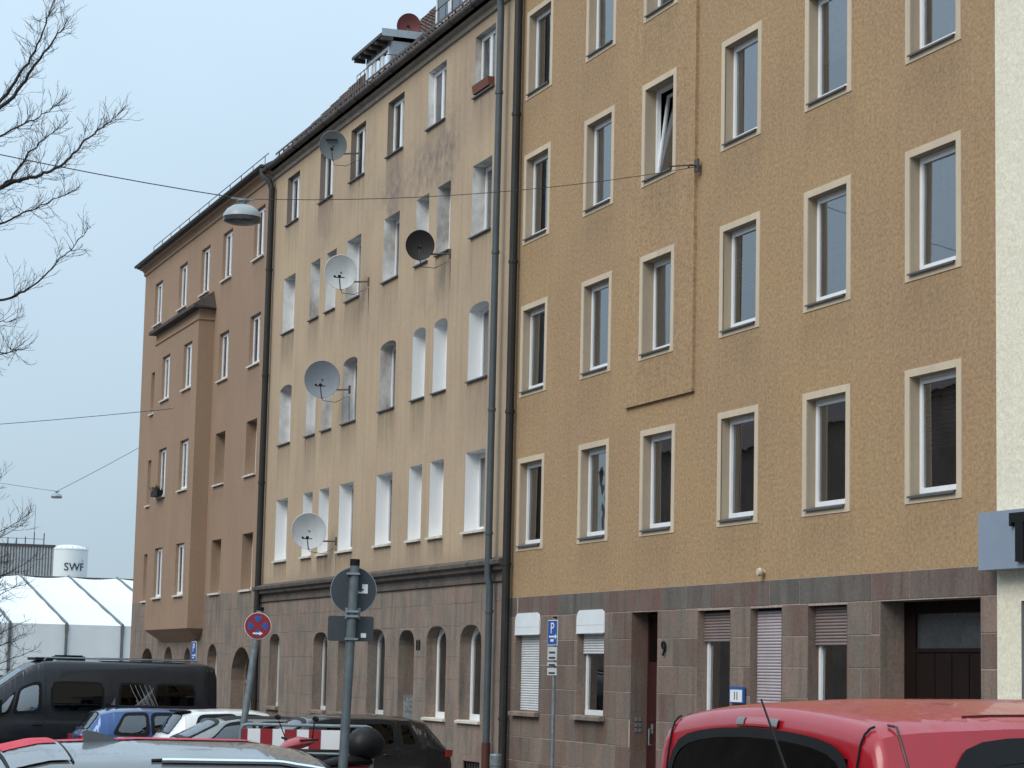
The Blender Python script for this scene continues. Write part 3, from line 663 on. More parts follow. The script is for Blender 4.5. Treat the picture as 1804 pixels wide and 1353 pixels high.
# dark downpipes at the party walls
def darkpipe(parent, x, ztop, r=.09):
    d = MB(); d.tube([(x, -.13, ztop), (x, -.13, -.9)], r, 10); o_ = part('downpipe', d, m_dpipe, parent)
    for z in np.arange(1, ztop, 2.9):
        c = MB(); c.tube([(x, -.13, z), (x, -.13, z + .06)], r + .014, 10); part('pipe_collar', c, m_dpipe, o_)
darkpipe(RB, -41.46, 15.9, .08)
dd_ = MB(); dd_.box(-41.74, -41.66, -.03, .02, -.9, 15.6); part('party_joint_strip', dd_, m_dpipe, RB)

# ================================================================ left building: brown render with oriel
LB = thing('apartment_building', 'brown rendered corner apartment house with a projecting oriel, farthest of the row', 'building')
LX0, LX1 = -79.15, -61.35; BY = -.48; BXa, BXb = -74.4, -68.0
lops = []
for a in (-77.35, -73.45, -70.2, -67.25, -63.35): lops.append((op(a, a + 1.22, 11.42 + WZ, 12.85 + WZ), .10, 't'))
for zi, (a, b, dp_) in enumerate(((8.42, 9.83, .11), (5.34, 6.86, .29), (2.16, 3.72, .29))):
    for x in (-77.4, -67.28, -63.45): lops.append((op(x, x + 1.24, a + WZ, b + WZ), dp_ if x > -70 else .15, str(zi)))
lq = [q for q, _, _ in lops]
def stL(x, z):
    s = 0
    for q in lq:
        d = q['z0'] - .05 - z
        if q['x0'] <= x <= q['x1'] and 0 <= d < .7: s = max(s, .3 * (1 - d / .7))
    return s, 0
facade('render_wall', LB, LX0, LX1, 2.14 + WZ, 15.55, lq, m_left, step=.35, stains=stL)
for i, (q, d, k) in enumerate(lops): make_window(LB, q, depth=d, rev=m_left, sill='white', curtain='dull', seed=i, mullion=d < .2)
lg = [op(-77.1, -75.3, -1.4, 1.95, .5, 1.0), op(-73.45, -72.2, -.2, 1.95, .55, 1.0), op(-70.5, -69.5, -.2, 1.95, .5, 1.0), op(-67.3, -66.0, -.2, 2.0, .55, 1.0), op(-64.2, -61.9, -1.4, 1.55, .90, 1.0)]
sb = facade('sandstone_base', LB, LX0, LX1, -1.5, 2.14 + WZ, lg, m_mortM, y=.0, step=2.)
stones(sb, LX0, LX1, [-.9, -.35, .2, .75, 1.25, 1.75, 2.25, 2.55, 3.0, 3.5, 3.985], lg, m_stM, seed=21, lmin=.7, lmax=1.5, joint=.004)
for i, q in enumerate(lg):
    if i in (1, 2, 3): make_window(LB, q, depth=.26, rev=m_stM, style='grey', sill='thick', curtain=None, seed=i)
    else:
        w_ = q['x1'] - q['x0']; h_ = q['z1'] - q['z0']; o1 = outline(w_, h_, q['rise'], 1.0); mb = MB()
        for a in range(len(o1)):
            b = (a + 1) % len(o1); mb.quad((o1[a][0], 0, o1[a][1]), (o1[b][0], 0, o1[b][1]), (o1[b][0], .45, o1[b][1]), (o1[a][0], .45, o1[a][1]))
        dd = MB(); dd.add([(a, .40, b) for a, b in o1], [tuple(range(len(o1)))]); do = part('door', dd, pbr('dark_brown_door', (.035, .022, .02), .5, var=.2) if 'dark_brown_door' not in MATS else MATS['dark_brown_door'], LB, loc=((q['x0'] + q['x1']) / 2, 0, q['z0'])); part('reveal', mb, m_stM, do)
        f_ = MB(); ring(f_, outline(w_, h_, q['rise'], 1.0, .001), outline(w_, h_, q['rise'], 1.0, .12), .36, .40); f_.box(-.03, .03, .37, .40, 0, h_ + q['rise'] - .05); f_.box(-w_ / 2 + .1, w_ / 2 - .1, .37, .40, h_ - .1, h_ + .0); part('door_frame', f_, m_stM, do)
shell(LB, LX0, LX1, -1.5, 15.55, 11, m_left)
rf = MB(); rf.prism([(-.26, 15.52), (-.26, 15.60), (-.2, 15.66), (5.4, 19.0), (11.5, 15.7), (11.5, 15.52)], lambda a, b: (LX0 - .25, a, b), lambda a, b: (LX1 - .01, a, b)); rfo = part('roof', rf, m_tile, LB)
gu = MB(); gu.prism([(-.30 - .07 * math.cos(a), 15.62 - .07 * math.sin(a)) for a in [math.pi * t / 8 for t in range(9)]], lambda y_, z_: (LX0 - .3, y_, z_), lambda y_, z_: (LX1, y_, z_)); part('gutter', gu, m_gut, LB)
ev = MB(); ev.prism([(.02, 15.25), (-.04, 15.27), (-.06, 15.34), (-.04, 15.36), (-.10, 15.44), (-.20, 15.47), (-.20, 15.52), (.02, 15.52)], lambda y_, z_: (LX0 - .1, y_, z_), lambda y_, z_: (LX1, y_, z_)); part('eaves_moulding', ev, m_left, LB)
lw = MB(); lw.tube([(LX0 + 2, -.15, 15.95), (LX1, -.15, 15.95)], .012, 4)
for i in range(12): lw.tube([(LX0 + 2 + i * 1.4, -.15, 15.68), (LX0 + 2 + i * 1.4, -.15, 15.95)], .012, 4)
part('snow_guard_rail', lw, m_wire, rfo)
# oriel
bo = []
for (a, b) in ((8.42, 9.83), (5.34, 6.86), (2.16, 3.72)):
    for x in (-73.25, -70.02): bo.append(op(x, x + 1.2, a + WZ, b + WZ))
orl = facade('oriel', LB, BXa, BXb, 1.16 + WZ, 10.72 + WZ, bo, m_left, y=BY, step=.35)
mb = MB()
for x in (BXa, BXb): mb.quad((x, BY, 1.16 + WZ), (x, 0, 1.16 + WZ), (x, 0, 10.72 + WZ), (x, BY, 10.72 + WZ))
mb.add([(BXa, BY, 1.16 + WZ), (BXb, BY, 1.16 + WZ), (BXb - .6, -.02, .78 + WZ), (BXa + .6, -.02, .78 + WZ), (BXa, 0, 1.16 + WZ), (BXb, 0, 1.16 + WZ)], [(0, 1, 2, 3), (1, 5, 2), (0, 3, 4)]); part('oriel_sides', mb, m_left, orl)
mb = MB(); mb.prism([(BY, 10.34), (BY - .035, 10.36), (BY - .035, 10.42), (BY, 10.44)], lambda y_, z_: (BXa - .035, y_, z_ + WZ), lambda y_, z_: (BXb + .035, y_, z_ + WZ)); mb.box(BXb, BXb + .035, BY, 0, 10.36 + WZ, 10.42 + WZ); part('oriel_moulding', mb, m_left, orl)
mb = MB(); mb.prism([(BY - .22, 10.70), (BY - .22, 10.80), (.02, 11.30), (.02, 10.70)], lambda y_, z_: (BXa - .2 + max(0, (z_ - 10.8) * .9), y_, z_ + WZ), lambda y_, z_: (BXb + .2 - max(0, (z_ - 10.8) * .9), y_, z_ + WZ)); part('oriel_roof', mb, m_tile, orl)
for i, q in enumerate(bo): make_window(LB, q, depth=.10, rev=m_left, sill='white', curtain='dull', seed=i, y=BY, mullion=True)
gb = thing('window_box', 'black window box of withered plants on an oriel window sill', 'planter', (-72.65, BY - .13, 5.34 + WZ))
mb = MB(); mb.box(-.5, .5, -.1, .08, 0, .17); part('trough', mb, m_black, gb)
rnd = random.Random(6); mb = MB()
for i in range(60):
    x = rnd.uniform(-.5, .5); p = Vector((x, rnd.uniform(-.1, .06), .15)); mb.tube([p, p + Vector((rnd.uniform(-.1, .1), rnd.uniform(-.08, .04), rnd.uniform(.05, .2)))], .008, 3)
part('plants', mb, pbr('withered_plants', (.03, .035, .02), .9), gb)
darkpipe(LB, -60.92, 14.9, .085)
gn = MB(); gn.tube([(-61.5, -.3, 15.5), (-61.4, -.28, 15.3), (-61.0, -.2, 15.1), (-60.92, -.13, 14.85)], .08, 8); part('gutter_outlet', gn, m_dpipe, LB)
fbx = thing('flower_box', 'terracotta flower box on the top right window sill of the beige house', 'planter', (-43.78, .02, 11.81 + WZ))
mb = MB(); mb.prism([(-.10, 0), (-.13, .17), (.06, .17), (.05, 0)], lambda y_, z_: (-.48, y_, z_), lambda y_, z_: (.48, y_, z_)); part('trough', mb, pbr('terracotta', (.16, .055, .035), .8), fbx)
mb = MB(); mb.box(-.46, .46, -.12, .05, .165, .18); part('soil', mb, pbr('soil', (.03, .02, .015), .95), fbx)

# ================================================================ cream building on the right with sign
CB = thing('shop_building', 'cream roughcast shop building at the right edge, joined to the tan house', 'building')
so = op(-23.87, -18.5, -.4, 2.85)
facade('render_wall', CB, -24.40, -12.0, -.6, 14.5, [so], m_cream, y=-.02, step=1.)
mb = MB(); o1 = [(so['x0'], so['z0']), (so['x1'], so['z0']), (so['x1'], so['z1']), (so['x0'], so['z1'])]
for i in range(4): j = (i + 1) % 4; mb.quad((o1[i][0], -.02, o1[i][1]), (o1[j][0], -.02, o1[j][1]), (o1[j][0], .3, o1[j][1]), (o1[i][0], .3, o1[i][1]))
mb.box(so['x0'], so['x1'], .28, .3, so['z0'], so['z1']); sf = part('shopfront', mb, pbr('grey_shopfront', (.22, .22, .22), .5), CB)
mb = MB(); mb.quad((so['x0'] + .3, .26, .4), (so['x1'] - .3, .26, .4), (so['x1'] - .3, .26, 2.6), (so['x0'] + .3, .26, 2.6)); part('shop_pane', mb, m_dglass, sf)
shell(CB, -24.39, -12.0, -.6, 14.5, 11, m_cream)
mb = MB(); mb.box(-24.5, -11.9, -.4, 11.2, 14.5, 14.7); part('roof', mb, m_gut, CB)
sg = thing('shop_sign', 'blue-grey shop sign board with raised black letters on the cream building', 'sign', (-24.43, -.24, 0))
mb = MB(); mb.box(0, 6.0, -.02, .18, 1.37 + WZ, 2.06 + WZ); part('sign_board', mb, pbr('sign_blue_grey', (.235, .285, .36), .45, var=.05), sg)
bl = MB(); x = .76
bl.box(x, x + .62, -.07, -.021, 1.90 + WZ, 2.015 + WZ); bl.box(x + .13, x + .30, -.07, -.021, 1.44 + WZ, 1.90 + WZ); bl.box(x, x + .05, -.07, -.021, 1.86 + WZ, 1.90 + WZ)
part('letter_t', bl, m_black, sg)
# ================================================================ satellite dishes
m_dishw = pbr('dish_white', (.60, .64, .66), .5, var=.06, dirt=.12)
m_dishg = pbr('dish_grey', (.26, .30, .345), .5, var=.06, dirt=.08)
m_dishs = pbr('dish_slate', (.155, .185, .195), .55, var=.08, dirt=.1)
m_dishb = pbr('dish_charcoal', (.016, .014, .015), .6, var=.15)
m_dishr = pbr('dish_red', (.125, .030, .028), .55, var=.1)
FACE = math.atan2(RH.y, RH.x)     # turns local x to picture right
def dish(label, c, rad, mat, az=0., tilt=14., wall=True, back=False, text=False, armside=1, group='satellite dishes on the beige house', posty=None):
    """c is the centre of the reflector; the reflector looks towards local -y"""
    th = thing('satellite_dish', label, 'satellite dish', c, R(70 + az), group)
    n = 28; V = []; F = []; rings = 7; T = Matrix.Rotation(R(tilt), 4, 'X')
    for sgn, off in ((1, 0.), (1, .012)):
        for i in range(rings + 1):
            r = rad * i / rings
            for k_ in range(n):
                a = 2 * math.pi * k_ / n; V.append(T @ Vector((r * math.cos(a) * .94, -.16 * rad * (i / rings) ** 2 * 1.3 + off + .06, r * math.sin(a))))
    for l in (0, 1):
        b = l * (rings + 1) * n
        F += [(b + i * n + k_, b + i * n + (k_ + 1) % n, b + (i + 1) * n + (k_ + 1) % n, b + (i + 1) * n + k_) for i in range(rings) for k_ in range(n)]
    b = (rings + 1) * n; F += [(rings * n + k_, rings * n + (k_ + 1) % n, b + rings * n + (k_ + 1) % n, b + rings * n + k_) for k_ in range(n)]
    m = MB(); m.add(V, F, True); part('reflector', m, mat, th)
    if not back:
        rim = MB(); rim.tube([T @ Vector((rad * math.cos(2 * math.pi * k_ / n) * .94, -.208 * rad + .065, rad * math.sin(2 * math.pi * k_ / n))) for k_ in range(n + 1)], .010, 5, cap=False); part('rim', rim, m_dishw if mat is m_dishw else mat, th)
    fd = T @ Vector((0, -rad * 1.05, -rad * .25)); lo = T @ Vector((0, -.1, -rad))
    a = MB(); a.tube([lo + Vector((0, .1, 0)), lo, fd], .016, 6); part('feed_arm', a, m_galv, th)
    l = MB(); l.tube([fd + Vector((0, -.05, .02)), fd + Vector((0, .09, .035))], .038, 8); 
    if rad > .36: l.tube([fd + Vector((-.1, 0, 0)), fd + Vector((.12, 0, 0))], .012, 5); l.tube([fd + Vector((-.11, -.03, .02)), fd + Vector((-.11, .07, .03))], .028, 8)
    part('receiver', l, m_black, th)
    if wall:
        inv = Matrix.Rotation(-R(70 + az), 4, 'Z')
        wpt = inv @ Vector((armside * .25, -c[1] - .01, -rad * .55))
        b_ = MB(); p0 = Vector((0, .12, -.05)); p1 = Vector((0, .14, -rad * .55)); b_.tube([Vector((0, .05, .0)), p0, p1, wpt], .02, 6); b_.tube([p1 + Vector((0, 0, -.12)), p1 + Vector((0, 0, .4))], .022, 6); b_.tube([wpt + Vector((0, 0, -.1)), wpt + Vector((0, 0, .1))], .03, 6); part('wall_bracket', b_, m_gut, th)
    else:
        b_ = MB(); b_.tube([Vector((0, .05, 0)), Vector((0, .12, -.05)), Vector((0, .12, posty))], .024, 6); part('mast', b_, m_galv, th)
    if wall:
        cb = MB(); cb.tube([p1, p1 + Vector((.02, .05, -.25)), (p1 + wpt) / 2 + Vector((0, 0, -.30)), wpt + Vector((0, 0, -.15)), wpt + Vector((.02, .0, -.9))], .008, 5); part('cable', cb, m_black, th)
    if text:
        t_ = MB(); t_.box(-.17, .10, -.03, -.02, .10, .145); part('printed_mark', t_, m_black, th)
    return th
dish('slate grey satellite dish with dark printed mark, just below the eaves', (-53.0, -.62, 12.53 + WZ), .345, m_dishs, text=True, tilt=18)
dish('white satellite dish on a wall bracket in the second storey from the top', (-51.95, -.62, 9.28 + WZ), .40, m_dishw)
dish('charcoal black satellite dish between two narrow windows', (-45.93, -.6, 8.91 + WZ), .315, m_dishb, tilt=10)
dish('blue-grey satellite dish in front of a pair of arched windows', (-53.3, -.62, 6.9 + WZ), .445, m_dishg)
dish('white satellite dish lowest on the beige facade', (-54.05, -.62, 3.32 + WZ), .435, m_dishw)
dish('red satellite dish on the dormer roof', (-52.2, .95, 15.45 + WZ), .30, m_dishr, wall=False, posty=-.55, group='satellite dish on the roof', tilt=10)

# ================================================================ suspended lamps and wires
def catenary(a, b, sag, n=14):
    a = Vector(a); b = Vector(b); return [a.lerp(b, i / n) - Vector((0, 0, sag * 4 * (i / n) * (1 - i / n))) for i in range(n + 1)]
def hanging_lamp(label, c, s, M=None):
    th = thing('suspended_street_lamp', label, 'street lamp', c)
    m = MB(); m.lathe([(.0, .20 * s), (.05 * s, .196 * s), (.14 * s, .172 * s), (.22 * s, .12 * s), (.27 * s, .05 * s), (.28 * s, 0), (.272 * s, 0), (.25 * s, .02 * s), (.2 * s, .03 * s)], 28); part('lamp_shade', m, pbr('lamp_shade_grey', (.30, .34, .355), .4, var=.08, dirt=.1) if 'lamp_shade_grey' not in MATS else MATS['lamp_shade_grey'], th)
    m = MB(); m.lathe([(.275 * s, 0), (.268 * s, -.06 * s), (.2 * s, -.085 * s), (0, -.092 * s)], 28); part('diffuser', m, pbr('lamp_bowl', (.055, .055, .06), .3, var=.1) if 'lamp_bowl' not in MATS else MATS['lamp_bowl'], th)
    m = MB(); m.lathe([(0, .19 * s), (.05 * s, .19 * s), (.06 * s, .21 * s), (.06 * s, .235 * s), (.09 * s, .24 * s), (.09 * s, .26 * s), (0, .265 * s)], 14); m.box(-.015, .015, -.17 * s, .17 * s, .262 * s, .285 * s); part('hanger', m, m_galv, th)
    return th
hanging_lamp('grey dome street lamp hanging from a wire in front of the brown house', (-33.1, -7.42, 6.60 + WZ), 1.02)
wr = MB(); wr.tube(catenary((-33.14, 0.0, 8.1 + WZ), (-33.1, -7.42, 6.88 + WZ), .18), .006, 5); wr.tube(catenary((-33.1, -7.42, 6.88 + WZ), (-33.1, -17.5, 8.3 + WZ), .2), .008, 5)
wo = tag(part('suspension_wire', wr, m_wire), 'thin wire from the tan facade carrying the dome lamp across the street', 'wire')
an = MB(); an.box(-.07, .07, -.03, .0, -.1, .1); an.tube([(0, -.02, 0), (0, -.14, 0), (.0, -.16, -.05)], .018, 6); an.tube([(0, -.1, 0), (.0, -.5, -.06)], .012, 5); part('wall_anchor', an, m_gut, wo, loc=(-33.14, -.06, 8.1 + WZ))
w2 = MB(); w2.tube(catenary((-71.37, -.48, 8.0 + WZ), (-72.0, -9, 6.85 + WZ), .05), .010, 5); tag(part('suspension_wire', w2, m_wire), 'thin wire running left from the oriel of the brown house', 'wire')
hanging_lamp('small far street lamp hanging over the junction beside the brown house', (-115.75, 3.02, 8.25 + WZ), 1.0)
w3 = MB(); w3.tube(catenary((-115.75, 3.02, 8.52 + WZ), (-114.0, 8.2, 11.7 + WZ), .05), .013, 5); w3.tube(catenary((-115.75, 3.02, 8.52 + WZ), (-117.6, -4, 9.5 + WZ), .05), .010, 5)
tag(part('suspension_wire', w3, m_wire), 'thin slanting wire carrying the small far lamp', 'wire')
fpole = MB(); fpole.tube([(-114.0, 8.2, -.9), (-114.0, 8.2, 11.8 + WZ)], .1, 8); tag(part('wire_mast', fpole, m_galv), 'grey wire mast standing behind the corner of the brown house', 'mast')

# ================================================================ traffic signs
def disc(r, y0, y1, n=40): return MB().prism([(r * math.cos(2 * math.pi * k_ / n), r * math.sin(2 * math.pi * k_ / n)) for k_ in range(n)], lambda a, b: (a, y0, b), lambda a, b: (a, y1, b))
# sign post seen from behind
cs = thing('traffic_sign_post', 'grey steel post with a round and a rectangular traffic sign seen from behind', 'traffic sign', (-25.99, -7.61, gz(-26)), R(70))
lean = .065
m = MB(); m.tube([(-.085, 0, 0), (.012, 0, 1.24 + WZ + .24)], .055, 14); part('post', m, pbr('dull_post_steel', (.115, .14, .155), .5, metal=.3, var=.2, vs=9), cs)
m = MB(); m.tube([(.011, 0, 1.24 + WZ + .235), (.013, 0, 1.24 + WZ + .31)], .058, 14); part('post_cap', m, m_black, cs)
zc = .93 + WZ + .26
m = disc(.265, .075, .08, 40); d_ = part('round_sign', m, m_signb, cs, loc=(.0, 0, zc))
m = MB(); pts = [(.266 * math.cos(2 * math.pi * k_ / 40), .078, .266 * math.sin(2 * math.pi * k_ / 40)) for k_ in range(41)]; m.tube(pts, .006, 4, cap=False); part('rim', m, m_galv, d_)
m = MB(); m.box(.055, .165, .071, .0745, -.03, .0); m.box(.10, .165, .071, .0745, .0, .075); part('sticker', m, m_white, d_); m = MB(); m.box(.06, .10, .068, .0705, -.012, -.002); m.box(.10, .118, .068, .0705, .0, .02); part('sticker_print', m, m_black, d_)
pl = []; hw, hh, cr = .265, .145, .03
for (cx, cz, a0) in ((hw - cr, hh - cr, 0), (-hw + cr, hh - cr, 90), (-hw + cr, -hh + cr, 180), (hw - cr, -hh + cr, 270)):
    for t in range(5): a = R(a0 + 22.5 * t); pl.append((cx + cr * math.cos(a), cz + cr * math.sin(a)))
m = MB().prism(pl, lambda a, b: (a, .075, b), lambda a, b: (a, .08, b)); rp = part('rectangular_sign', m, m_signb, cs, loc=(-.02, 0, .48 + WZ + .27))
m = MB(); m.box(.12, .18, .071, .0745, -.1, -.05); part('sticker', m, m_white, rp)
for z in (zc + .19, zc - .245, zc - .30, .40 + WZ + .23):
    m = MB(); m.box(-.075, .075, -.075, .074, z - .012, z + .012); part('clamp', m, m_galv, cs)
for s in (-1, 1): m = MB(); m.box(s * .07 - .018, s * .07 + .018, .06, .0745, zc - .33, zc - .2); part('bracket', m, m_galv, cs)
# no-stopping sign on a leaning post
ns = thing('no_stopping_sign', 'round red and blue no-stopping sign on a leaning grey post', 'traffic sign', (-36.24, -6.52, gz(-36)), R(72))
tz = .93 + WZ + .36
m = MB(); m.tube([(0, .05, 0), (.345, .05, tz)], .055, 12); part('post', m, m_galv, ns)
m = MB(); m.tube([(.344, .05, tz - .01), (.35, .05, tz + .05)], .06, 12); part('post_cap', m, m_black, ns)
sc = (.322, -.01, .72 + WZ + .32)
so_ = part('sign_disc', disc(.212, -.004, .004), m_white, ns, loc=sc); part('red_ring', disc(.204, -.008, -.0045), m_red, so_)
# four blue fields left free by the red cross
m = MB()
for a0 in (0, 90, 180, 270):
    ar = [R(a0 - 29 + 58 * t / 8) for t in range(9)]; pts = [(.155 * math.cos(a), .155 * math.sin(a)) for a in ar]; inner = (.045 * math.cos(R(a0)), .045 * math.sin(R(a0)))
    m.prism([inner] + pts, lambda a, b: (a, -.012, b), lambda a, b: (a, -.0085, b))
part('blue_field', m, m_blue, so_)
m = MB(); m.prism([(-.075, -.105), (.03, -.105), (.03, -.085), (.085, -.118), (.03, -.15), (.03, -.13), (-.075, -.13)], lambda a, b: (a, -.0165, b), lambda a, b: (a, -.0125, b)); part('white_arrow', m, m_white, so_)
m = MB(); m.box(-.01, .12, -.06, .0, -.03, .03); 
# parking signs, turned towards the carriageway
def parking(label, loc, zt, rz, plates, h=.60, w=.42, zbase=None):
    t = thing('parking_sign', label, 'parking sign', (loc[0], loc[1], gz(loc[0]) + .12), R(rz)); zt -= gz(loc[0]) + .12
    m = MB(); m.tube([(0, .04, 0), (0, .04, zt + .03)], .032, 10); part('post', m, m_galv, t)
    m = MB(); m.tube([(0, .04, zt + .03), (0, .04, zt + .06)], .035, 10); part('post_cap', m, m_black, t)
    b = part('sign_plate', MB().box(-w / 2, w / 2, -.004, .004, zt - h, zt), m_white, t); part('blue_face', MB().box(-w / 2 + .012, w / 2 - .012, -.008, -.0045, zt - h + .012, zt - .012), m_blue, b)
    obj('letter_p', text_mesh('P', h * .62, .002, m_white), b, (0, -.0095, zt - h * .34), (R(90), 0, 0))
    m = MB(); m.box(-.11, .11, -.0115, -.009, zt - h + .13, zt - h + .155); m.box(-.055, .055, -.0115, -.009, zt - h + .06, zt - h + .10); m.prism([(.11, .10), (.17, .1425), (.11, .185)], lambda a, c: (a, -.0115, zt - h + c), lambda a, c: (a, -.009, zt - h + c)); part('arrow', m, m_white, b)
    z = zt - h - .03
    for hh in plates:
        p = part('supplementary_plate', MB().box(-w / 2 + .01, w / 2 - .01, -.004, .004, z - hh, z), pbr('plate_white', (.50, .53, .53), .5) if 'plate_white' not in MATS else MATS['plate_white'], t)
        m = MB(); nl = 2 if hh > .15 else 1
        for i in range(nl): m.box(-w * .32, w * .32, -.0065, -.0045, z - hh * (i + 1) / (nl + .5) - .02, z - hh * (i + 1) / (nl + .5) + .012)
        part('print_line', m, m_signb, p); z -= hh + .035
    return t
parking('blue parking sign with two white plates in front of the tan house', (-36.7, -1.0), .93 + WZ, 6, [.22, .06, .12], h=.42, w=.36)
parking('small blue parking sign rising behind the black camper van', (-61.1, -1.76), .69 + WZ, 8, [], h=.5, w=.38)

# ================================================================ barrier railing, standpipe
br = thing('steel_barrier', 'galvanised tube barrier with a red and white striped board', 'barrier', (-32.95, -6.25, gz(-33)), R(70))
zt = -.79 + WZ - gz(-33)
m = MB(); 
def rcorner(x, s): return [(x - s * .10, 0, zt), (x - s * .03, 0, zt - .02), (x, 0, zt - .09)]
m.tube([(-.93, 0, 0), (-.93, 0, zt - .09), (-.90, 0, zt - .02), (-.83, 0, zt), (.88, 0, zt), (.95, 0, zt - .02), (.98, 0, zt - .09), (.98, 0, 0)], .024, 10); part('frame', m, m_galv, br)
m = MB(); m.tube([(-.93, 0, zt - .40), (.98, 0, zt - .40)], .02, 8); m.tube([(-.93, 0, zt - .62), (.98, 0, zt - .62)], .02, 8); part('cross_rail', m, m_galv, br)
bd = part('striped_board', MB().box(-.90, .52, -.045, -.03, zt - .335, zt - .06), m_white, br)
x = -.90; k_ = 0
for i, wd in enumerate((.075, .185, .175, .175, .175, .175, .175, .175)):
    if i % 2 == 0: part('red_stripe', MB().box(x, min(x + wd, .52), -.049, -.0455, zt - .335, zt - .06), m_red, bd)
    x += wd
hy = thing('standpipe_bollard', 'short grey capped standpipe against the wall beside the black downpipe', 'standpipe', (-41.0, -.42, gz(-41) + .12))
m = MB(); m.lathe([(.09, 0), (.09, .30), (.12, .31), (.12, .36), (.10, .38), (.10, .46), (.115, .47), (.115, .66), (.10, .68), (.0, .69)], 16); part('barrel', m, m_galv, hy)
m = MB(); m.tube([(-.16, -.04, .2), (.16, -.04, .2)], .05, 10); part('coupling', m, pbr('worn_aluminium', (.4, .4, .4), .4, metal=.6, var=.4, vs=20), hy)

# ================================================================ background: marquee, hall, tank, wall
mq = thing('marquee', 'long white marquee tent with dark frame posts beyond the junction', 'tent', (0, 0, 0))
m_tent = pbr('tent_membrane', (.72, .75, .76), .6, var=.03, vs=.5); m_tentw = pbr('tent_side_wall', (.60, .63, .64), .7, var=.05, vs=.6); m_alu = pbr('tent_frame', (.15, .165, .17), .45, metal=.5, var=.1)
EX, RXX, EZ, RZ_, ZG = -113.0, -129.6, 1.94 + WZ, 4.85 + WZ, -.83
bay = 2.69; Y0 = .68 - 4 * bay
for i in range(13):
    y = Y0 + i * bay
    m = MB(); m.box(EX - .09, EX + .1, y - .065, y + .065, ZG, EZ + .02); part('post', m, m_alu, mq)
    m = MB(); m.tube([(EX + .06, y, EZ + .05), (RXX, y - .0, RZ_ + .05), (2 * RXX - EX, y, EZ + .05)], .05, 6); part('rafter', m, m_alu, mq)
    if i < 12:
        rnd = random.Random(i); nx_, ny_ = 12, 6; V = []
        for a in range(nx_ + 1):
            for b in range(ny_ + 1):
                t = a / nx_; u = b / ny_; V.append((EX + (RXX - EX) * t, y + .05 + (bay - .1) * u, EZ + (RZ_ - EZ) * t - .10 * math.sin(math.pi * u) - .02 * math.sin(t * 26)))
        F = [(a * (ny_ + 1) + b, a * (ny_ + 1) + b + 1, (a + 1) * (ny_ + 1) + b + 1, (a + 1) * (ny_ + 1) + b) for a in range(nx_) for b in range(ny_)]
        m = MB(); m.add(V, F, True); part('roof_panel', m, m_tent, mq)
        m = MB(); m.quad((RXX, y + .05, RZ_), (RXX, y + bay - .05, RZ_), (2 * RXX - EX, y + bay - .05, EZ), (2 * RXX - EX, y + .05, EZ)); part('roof_panel', m, m_tent, mq)
        V = []; 
        for a in range(9):
            for b in range(5): V.append((EX + .02 * math.sin(a * 2.1 + i + b * .7) + .03 * math.sin(math.pi * b / 4), y + .09 + (bay - .18) * a / 8, ZG + (EZ - ZG) * b / 4))
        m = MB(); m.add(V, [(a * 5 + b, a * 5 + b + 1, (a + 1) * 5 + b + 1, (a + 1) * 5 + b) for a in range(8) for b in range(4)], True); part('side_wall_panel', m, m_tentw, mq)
hl = thing('industrial_hall', 'grey corrugated metal hall behind the marquee', 'building', (-191.2, 0, 0))
m = MB(); y = -25.; k_ = 0
while y < 14.75:
    m.box(-.02, .08, y, y + .12, -1, 9.55 + WZ); y += .235
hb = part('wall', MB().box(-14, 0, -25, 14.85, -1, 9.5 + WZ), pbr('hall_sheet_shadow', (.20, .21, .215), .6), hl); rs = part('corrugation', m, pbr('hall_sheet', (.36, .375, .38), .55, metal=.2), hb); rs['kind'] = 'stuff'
part('roof_edge', MB().box(-14.1, .15, -25, 14.95, 9.5 + WZ, 9.68 + WZ), m_gut, hl)
m = MB()
for y, h in ((13.3, 1.0), (14.1, .95), (12.6, .6), (11.9, .5), (11.2, .5), (10.4, .6)): m.tube([(-.6, y, 9.6 + WZ), (-.6, y, 9.7 + h + WZ)], .045, 5)
m.tube([(-.6, 13.3, 9.6 + WZ), (-.6, 13.3, 12.9 + WZ)], .02, 4); m.tube([(-.6, 9, 10.15 + WZ), (-.6, 14.1, 10.15 + WZ)], .025, 4); part('roof_railing', m, m_wire, hl)
tk = thing('storage_tank', 'white cylindrical tank with dark SWF lettering behind the marquee', 'tank', (-241, 24.25, 0))
m = MB(); m.lathe([(1.9, -1), (1.9, 11.7 + WZ), (1.93, 11.72 + WZ), (1.93, 11.85 + WZ), (1.5, 12.1 + WZ), (.8, 12.25 + WZ), (0, 12.3 + WZ)], 40); tb = part('shell', m, pbr('tank_white', (.66, .70, .71), .5, var=.05, vs=.4), tk)
m = MB(); 
for k_ in range(20): a = 2 * math.pi * k_ / 20; m.tube([(1.88 * math.cos(a), 1.88 * math.sin(a), 11.8 + WZ), (1.88 * math.cos(a), 1.88 * math.sin(a), 12.1 + WZ)], .02, 3)
part('rim_posts', m, m_galv, tk)
me = text_mesh('SWF', 1.12, .03, pbr('tank_lettering', (.008, .014, .025), .5))
for v in me.vertices:      # wrap the letters round the shell
    a = (v.co.x + .28) / 1.93; rr_ = 1.93 + v.co.z; v.co = Vector((rr_ * math.cos(a), rr_ * math.sin(a), v.co.y + 9.93 + WZ))
obj('lettering', me, tk)
m = MB()
for i in range(4): m.box(1.85, 1.9, 1.12 - i * .05, 1.16 - i * .02, 10.4 + i * .09 + WZ, 10.45 + i * .09 + WZ)
part('logo_mark', m, MATS['tank_lettering'], tk)
rw = thing('brick_wall', 'low dark red wall in front of the marquee at the left edge', 'wall', (-82.5, 0, 0))
